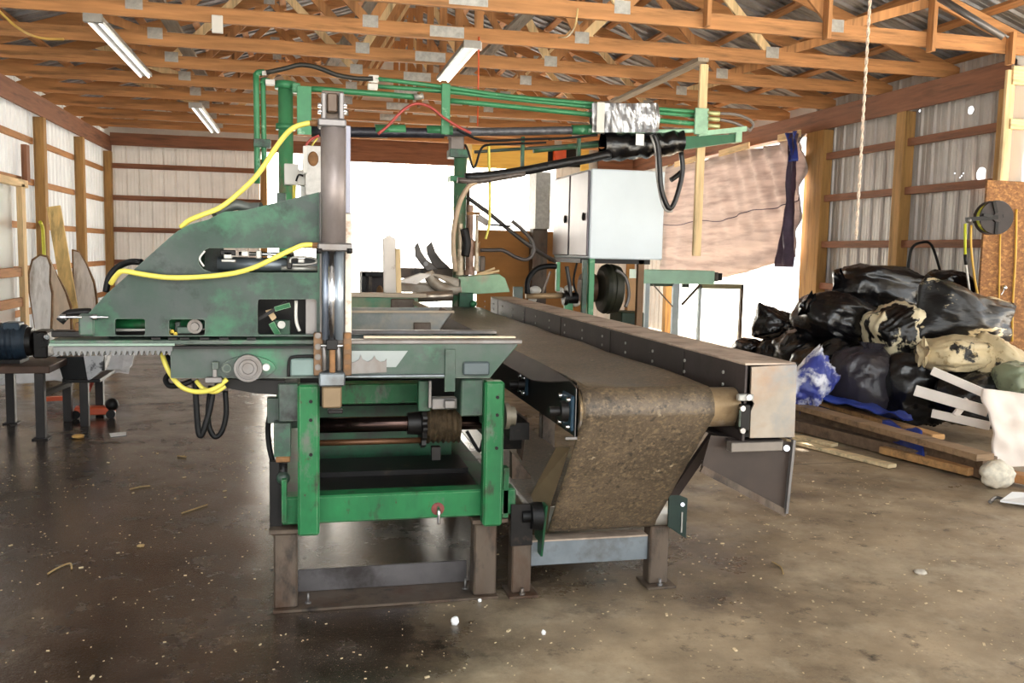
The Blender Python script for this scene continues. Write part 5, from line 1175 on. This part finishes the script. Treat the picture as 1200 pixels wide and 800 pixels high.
# hose reel
hr = thing('hose_reel', 'black hose reel with a yellow hose mounted on the strand board panel', 'hose reel', P(1164, 255, 7.8))
cr = P(1164, 255, 7.75)
ax = Vector((-.25, -1, 0)).normalized()
MB().lathe(cr+ax*-.07, ax, ((0, .165), (.01, .17), (.02, .165), (.02, .12), (.12, .12), (.12, .165), (.13, .17), (.14, .165), (.14, .05), (.16, .045)), 36).build('drum', mat('reel_black', (44, 34, 32), .5, .1, .3, 10), hr)
MB().lathe(cr+ax*-.04, ax, ((0, .122), (.0, .15), (.075, .15), (.075, .122)), 36).build('coiled_hose', mat('lime_hose', (190, 196, 44), .5, 0, .1, 9), hr)
for t in (.25, 1.9, 3.0, 4.7): MB().bar(cr+ax*.08, cr+ax*.08+Vector((math.cos(t)*.165, .0, math.sin(t)*.165)), .03, .012, ax).build('spoke', DARK, hr)
MB().bar(P(1132, 257, 7.72), cr+ax*.08, .03, .04).build('guide_arm', DARK, hr); MB().ball(P(1135, 258, 7.72), .03, 8, 6).build('hose_guide', GREYM, hr)
MB().tube([P(1131, 262, 7.7), P(1131, 298, 7.7)], .013, 8).build('hose', MATS['lime_hose'], hr); MB().tube([P(1131, 298, 7.7), P(1132, 310, 7.7)], .016, 8).build('swivel', DARK, hr)
MB().tube([P(1132, 310, 7.7), P(1134, 325, 7.7), P(1136, 340, 7.7)], .011, 8).build('hose_tail', MATS['pale_loop_hose'], hr)
MB().tube([P(1138, 264, 7.75), P(1138, 290, 7.75), P(1142, 325, 7.75), P(1147, 350, 7.75)], .011, 8).build('air_line', mat('amber_hose', (204, 160, 60), .5, 0, .1, 9), hr)
Bx(cr.x-.05, cr.x+.16, cr.y+.05, 7.97, cr.z-.05, cr.z+.05).build('bracket', DARK, hr)
pc = P(1190, 300, 7.95); o = MB().tube([P(1191, 245, 7.95), P(1190, 300, 7.95), P(1187, 352, 7.95), P(1186, 400, 7.95)], .012, 8).tube([P(1172, 275, 7.95), P(1171, 330, 7.95), P(1170, 380, 7.95)], .010, 8).build('hanging_air_line', MATS['amber_hose']); tag(o, 'amber air line running down the strand board panel', 'hose')
o = MB().ball(P(1177, 337, 7.93), .03, 8, 6).tube([P(1177, 338, 7.92), P(1173, 346, 7.9)], .008, 6).build('air_chuck', CHROME); tag(o, 'small chrome air fitting on the strand board panel', 'fitting')
# tarp over the right wall bay
XTp = XR-.02
Y_n, Y_f = L(948, 160, XTp).y, 16.9
def tpf(u, v):
    y = Y_n+(Y_f-Y_n)*u; zt = ZB0-.02-.06*abs(math.sin(u*7))
    zb = 2.05-.8*u if False else 1.62-.45*math.sin(min(1, u*1.3)*PI*.5)
    z = zt+(zb-zt)*v
    fan = math.exp(-u*3)*(1-v)
    x = XTp-.05-.10*math.sin(u*6+1)*v*.6-.05*noise.noise(Vector((u*14, v*3, 1)))-.10*fan*math.sin((u*2.2+v*.55)*30)-.02*math.sin(v*34+u*2)*v
    return (x, y, z)
o = MB().grid(tpf, 70, 40, True, (.006, 0, 0)).build('hanging_tarp', TARP, loc=(XTp, Y_n, ZB0)); tag(o, 'large brownish mesh tarp nailed over the open bay of the right wall', 'tarp')
so = MB().tube([Vector(tpf(k/40, .52+.02*math.sin(k*.4)))-Vector((.012, 0, 0)) for k in range(41)], .008, 6, 2)
so.build('seam', PURPT, o)
for i, (x0, y0, x1, y1) in enumerate(((912, 162, 938, 156), (843, 180, 878, 170), (791, 193, 818, 185))):
    a, b = L(x0, y0, XTp-.12), L(x1, y1, XTp-.12)
    s = MB().bar(a, b, .03, .10).build('batten', LWY, None, .003); tag(s, ('batten nailed over the blue corner of the tarp', 'batten nailed to the header right of the hanging post', 'batten nailed to the header left of the hanging post')[i], 'batten', 'pale battens holding the tarp')
def edg(u, v):
    y = L(945, 200, XTp).y-.05+.35*u*(.4+.6*v); z = ZB0-.02-(1.9)*v
    return (XTp-.21-.05*math.sin(u*9+v*5)-.03*noise.noise(Vector((u*5, v*9, 2))), y, z)
o = MB().grid(edg, 12, 30, True, (.006, 0, 0)).build('tarp_fold', PURPT); tag(o, 'dark purple folded edge of tarp hanging beside the wide post', 'tarp edge')
def edg2(u, v):
    y = L(945, 200, XTp).y-.10+.30*u*(1-.6*v); return (XTp-.24-.04*math.sin(u*9+v*5), y, ZB0-.0-.42*v)
o = MB().grid(edg2, 10, 10, True, (.006, 0, 0)).build('blue_tarp_corner', BLUET); tag(o, 'bunched blue tarp corner at the top of the wide post', 'tarp corner')
# ================================================================== HANGING THINGS, LAMPS
p0, p1 = P(1018, -30, 7.6), P(1003, 281, 7.6)
rp_ = MB()
for s in (0, PI): rp_.tube([Vector((p1.x+.008*math.cos(k*.9+s), 7.6+.008*math.sin(k*.9+s), p1.z+(ztop(p1.x)+.05-p1.z)*k/110)) for k in range(111)], .0085, 6, 2)
o = rp_.build('hanging_rope', mat('pale_twisted_rope', (226, 206, 186), .8, 0, .3, 60)); tag(o, 'pale twisted rope hanging from the roof in front of the right wall', 'rope')
q = P(561, 66, 9.03); o = MB().cyl((q.x, 9.03, P(562, 148, 9.03).z), (q.x, 9.03, ZT+.05), .008, 8).build('hanging_string', ORANGE); tag(o, 'straight orange cord hanging from the white box above the boom', 'cord')
for (x0, y0, x1, y1, Y, t) in ((248, 18, 261, 38, YT[1]-.05, 'white junction box on the chord right of the front fluorescent lamp'), (551, 49, 565, 58, YT[1]-.02, 'white socket box on the chord above the orange cord')):
    o = pbox(MB(), x0, y0, x1, y1, Y, .03).build('wall_socket_box', WHITEP, None, .005); tag(o, t, 'junction box', 'white boxes on the truss chords')
def lamp(x0, y0, x1, y1, z, w, label, lit=1.0):
    a, b = F(x0, y0, z), F(x1, y1, z); xm = a.x
    b = Vector((xm, b.y, z))
    t = thing('fluorescent_lamp', label, 'lamp', a, 'fluorescent strip lamps under the trusses')
    MB().bar(a+Vector((0, 0, .03)), b+Vector((0, 0, .03)), w, .05).build('housing', mat('lamp_housing', (150, 148, 142), .4, .3, .15, 8) if 'lamp_housing' not in MATS else MATS['lamp_housing'], t, .004)
    for s in (-1, 1): MB().cyl(a+Vector((s*w*.30, .06, -.008)), b+Vector((s*w*.30, -.06, -.008)), .012, 12).build('tube', TUBE, t)
    MB().bar(a+Vector((0, -.03, .02)), a+Vector((0, .03, .02)), w*1.06, .075).build('end_cap', MATS['lamp_housing'], t)
    return t
lamp(109, 24, 166, 90, 3.60, .15, 'front fluorescent strip lamp at the upper left under the trusses')
lamp(229, 125, 249, 155, 3.60, .17, 'smaller far fluorescent strip lamp near the back wall header')
lamp(553, 55, 517, 95, 3.60, .16, 'fluorescent strip lamp hanging from the chord above the boom, beside the orange cord')
o = MB().tube([P(-6, 8, 8.4), P(20, 32, 8.6), P(45, 44, 8.9), P(75, 46, 9.0)], .012, 8).build('hanging_cable', mat('ochre_cable', (176, 140, 66), .5, 0, .1, 9)); tag(o, 'sagging ochre cable under the chords at the top left corner', 'cable')
o = MB().tube([P(677, 10, 7.8), P(674, 30, 7.8), P(666, 42, 8.3), P(655, 44, 9.0)], .008, 8).build('hanging_wire', mat('pale_wire', (214, 186, 130), .5, 0, .1, 9)); tag(o, 'thin pale wire drooping from the nearest truss near the middle', 'wire')
tb = MB().tube([P(1100, -2, 7.5), P(1176, 44, 7.2)], .03, 8).tube([P(1108, -2, 7.5), P(1182, 44, 7.2)], .012, 8).build('hanging_conduit', GREYM); tag(tb, 'grey conduit slanting behind the upright studs at the top right', 'conduit')
# ================================================================== DEBRIS ON THE FLOOR
rd = random.Random(5)
mb = MB()
for i in range(2200):
    x = rd.uniform(-2.2, 4.2); y = rd.uniform(2.4, 7.5)**1.0
    if -.2 < x < 1.0 and y > 3.9: continue
    r = rd.uniform(.0012, .0032)*(2.4 if rd.random() < .06 else 1); t = rd.random()*PI
    mb.bar((x-r*math.cos(t)*1.6, y-r*math.sin(t)*1.6, r*.4), (x+r*math.cos(t)*1.6, y+r*math.sin(t)*1.6, r*.4), r*1.4, r*.8)
tag(mb.build('sawdust_chips', CHIPM, loc=(0, 0, 0)), 'pale wood chips and grit strewn over the wet floor', 'debris', kind='stuff')
def bit(name, pts, r, m, label, cat):
    return tag(MB().tube([F(x, y, r+.002) for x, y in pts], r, 6).build(name, m), label, cat)
bit('straw_stalk', [(213, 601), (228, 596), (243, 591)], .004, STRAWM, 'forked straw stalk on the floor left of the machine leg', 'straw')
bit('straw_stalk', [(152, 573), (165, 570), (176, 569)], .004, STRAWM, 'short straw stalk on the floor left of the long pale splinter', 'straw')
bit('straw_stalk', [(56, 672), (70, 664), (82, 660), (84, 666)], .0045, STRAWM, 'bent straw stalk on the bare floor at the lower left', 'straw')
bit('straw_stalk', [(208, 534), (218, 535)], .006, STRAWM, 'tiny straw stub on the floor below the black hose loops', 'straw')
bit('straw_stalk', [(905, 658), (915, 664), (918, 672)], .004, STRAWM, 'curled shaving on the open floor right of the conveyor leg', 'straw')
def lump(px, py, r, m, name, label, cat, f=1):
    c = F(px, py); s = px*.37
    def ff(v):
        n = 1+.5*noise.noise(v*2.2+Vector((s, 0, 0))); return Vector((v.x*r*n, v.y*r*n, v.z*r*n*f))
    return tag(MB().ball(c+Vector((0, 0, r*f*.8)), 1, 12, 8, f=ff).build(name, m), label, cat)
lump(533, 731, .018, PAPER, 'white_lump', 'white crumpled lump on the floor in front of the machine', 'lump')
lump(562, 705, .009, PAPER, 'white_crumb', 'small white crumb by the base plate of the machine', 'crumb')
lump(637, 743, .010, PAPER, 'white_crumb', 'small white crumb on the floor below the conveyor leg', 'crumb')
lump(1078, 672, .03, mat('grey_lump', (196, 186, 170), .8, 0, .2, 20), 'grey_lump', 'flat grey lump on the open floor at the right', 'lump', .4)
lump(92, 513, .05, mat('dry_leaf', (206, 160, 92), .8, 0, .25, 12), 'dry_leaf', 'yellow-brown dry leaf on the floor by the bench leg', 'leaf', .35)
lump(165, 640, .02, STRAWM, 'dry_leaf', 'small dry leaf scrap on the floor left of the machine', 'leaf', .3)
lump(645, 560, .012, PAPER, 'white_crumb', 'small white crumb under the slanted belt', 'crumb')
o = MB().plate([F(128, 508, .004), F(148, 506, .004), F(148, 510, .004), F(130, 512, .004)], [], (0, 0, .004)).build('paper_scrap', PAPER); tag(o, 'white paper strip on the floor below the gear rack', 'paper')
# ================================================================== LIGHT
w = bpy.data.worlds.new('world'); SC.world = w; w.use_nodes = True
bg = w.node_tree.nodes['Background']; bg.inputs['Color'].default_value = (.90, .96, 1, 1); bg.inputs['Strength'].default_value = WORLD
def sun(d, e, ang, col):
    l = bpy.data.lights.new('sun', 'SUN'); l.energy = e; l.angle = math.radians(ang); l.color = col
    o = bpy.data.objects.new('sun', l); C.objects.link(o); o.rotation_euler = Vector(d).to_track_quat('Z', 'Y').to_euler(); o.location = (20, -10, 20)
sun(SUN_D, SUN_E, 1.0, (1, .93, .82))
def area(loc, tgt, sx, sy, e, col):
    l = bpy.data.lights.new('area', 'AREA'); l.shape = 'RECTANGLE'; l.size = sx; l.size_y = sy; l.energy = e; l.color = col
    o = bpy.data.objects.new('front_fill_light', l); C.objects.link(o); o.location = loc  # added fill behind the camera, stands for daylight from the open front
    o.rotation_euler = (Vector(loc)-Vector(tgt)).to_track_quat('Z', 'Y').to_euler()
for a_ in AREAS: area(*a_)
SC.view_settings.view_transform = 'Standard'; SC.view_settings.look = 'None'
SC.view_settings.gamma = 1; SC.view_settings.use_curve_mapping = False; SC.view_settings.exposure = EXPO
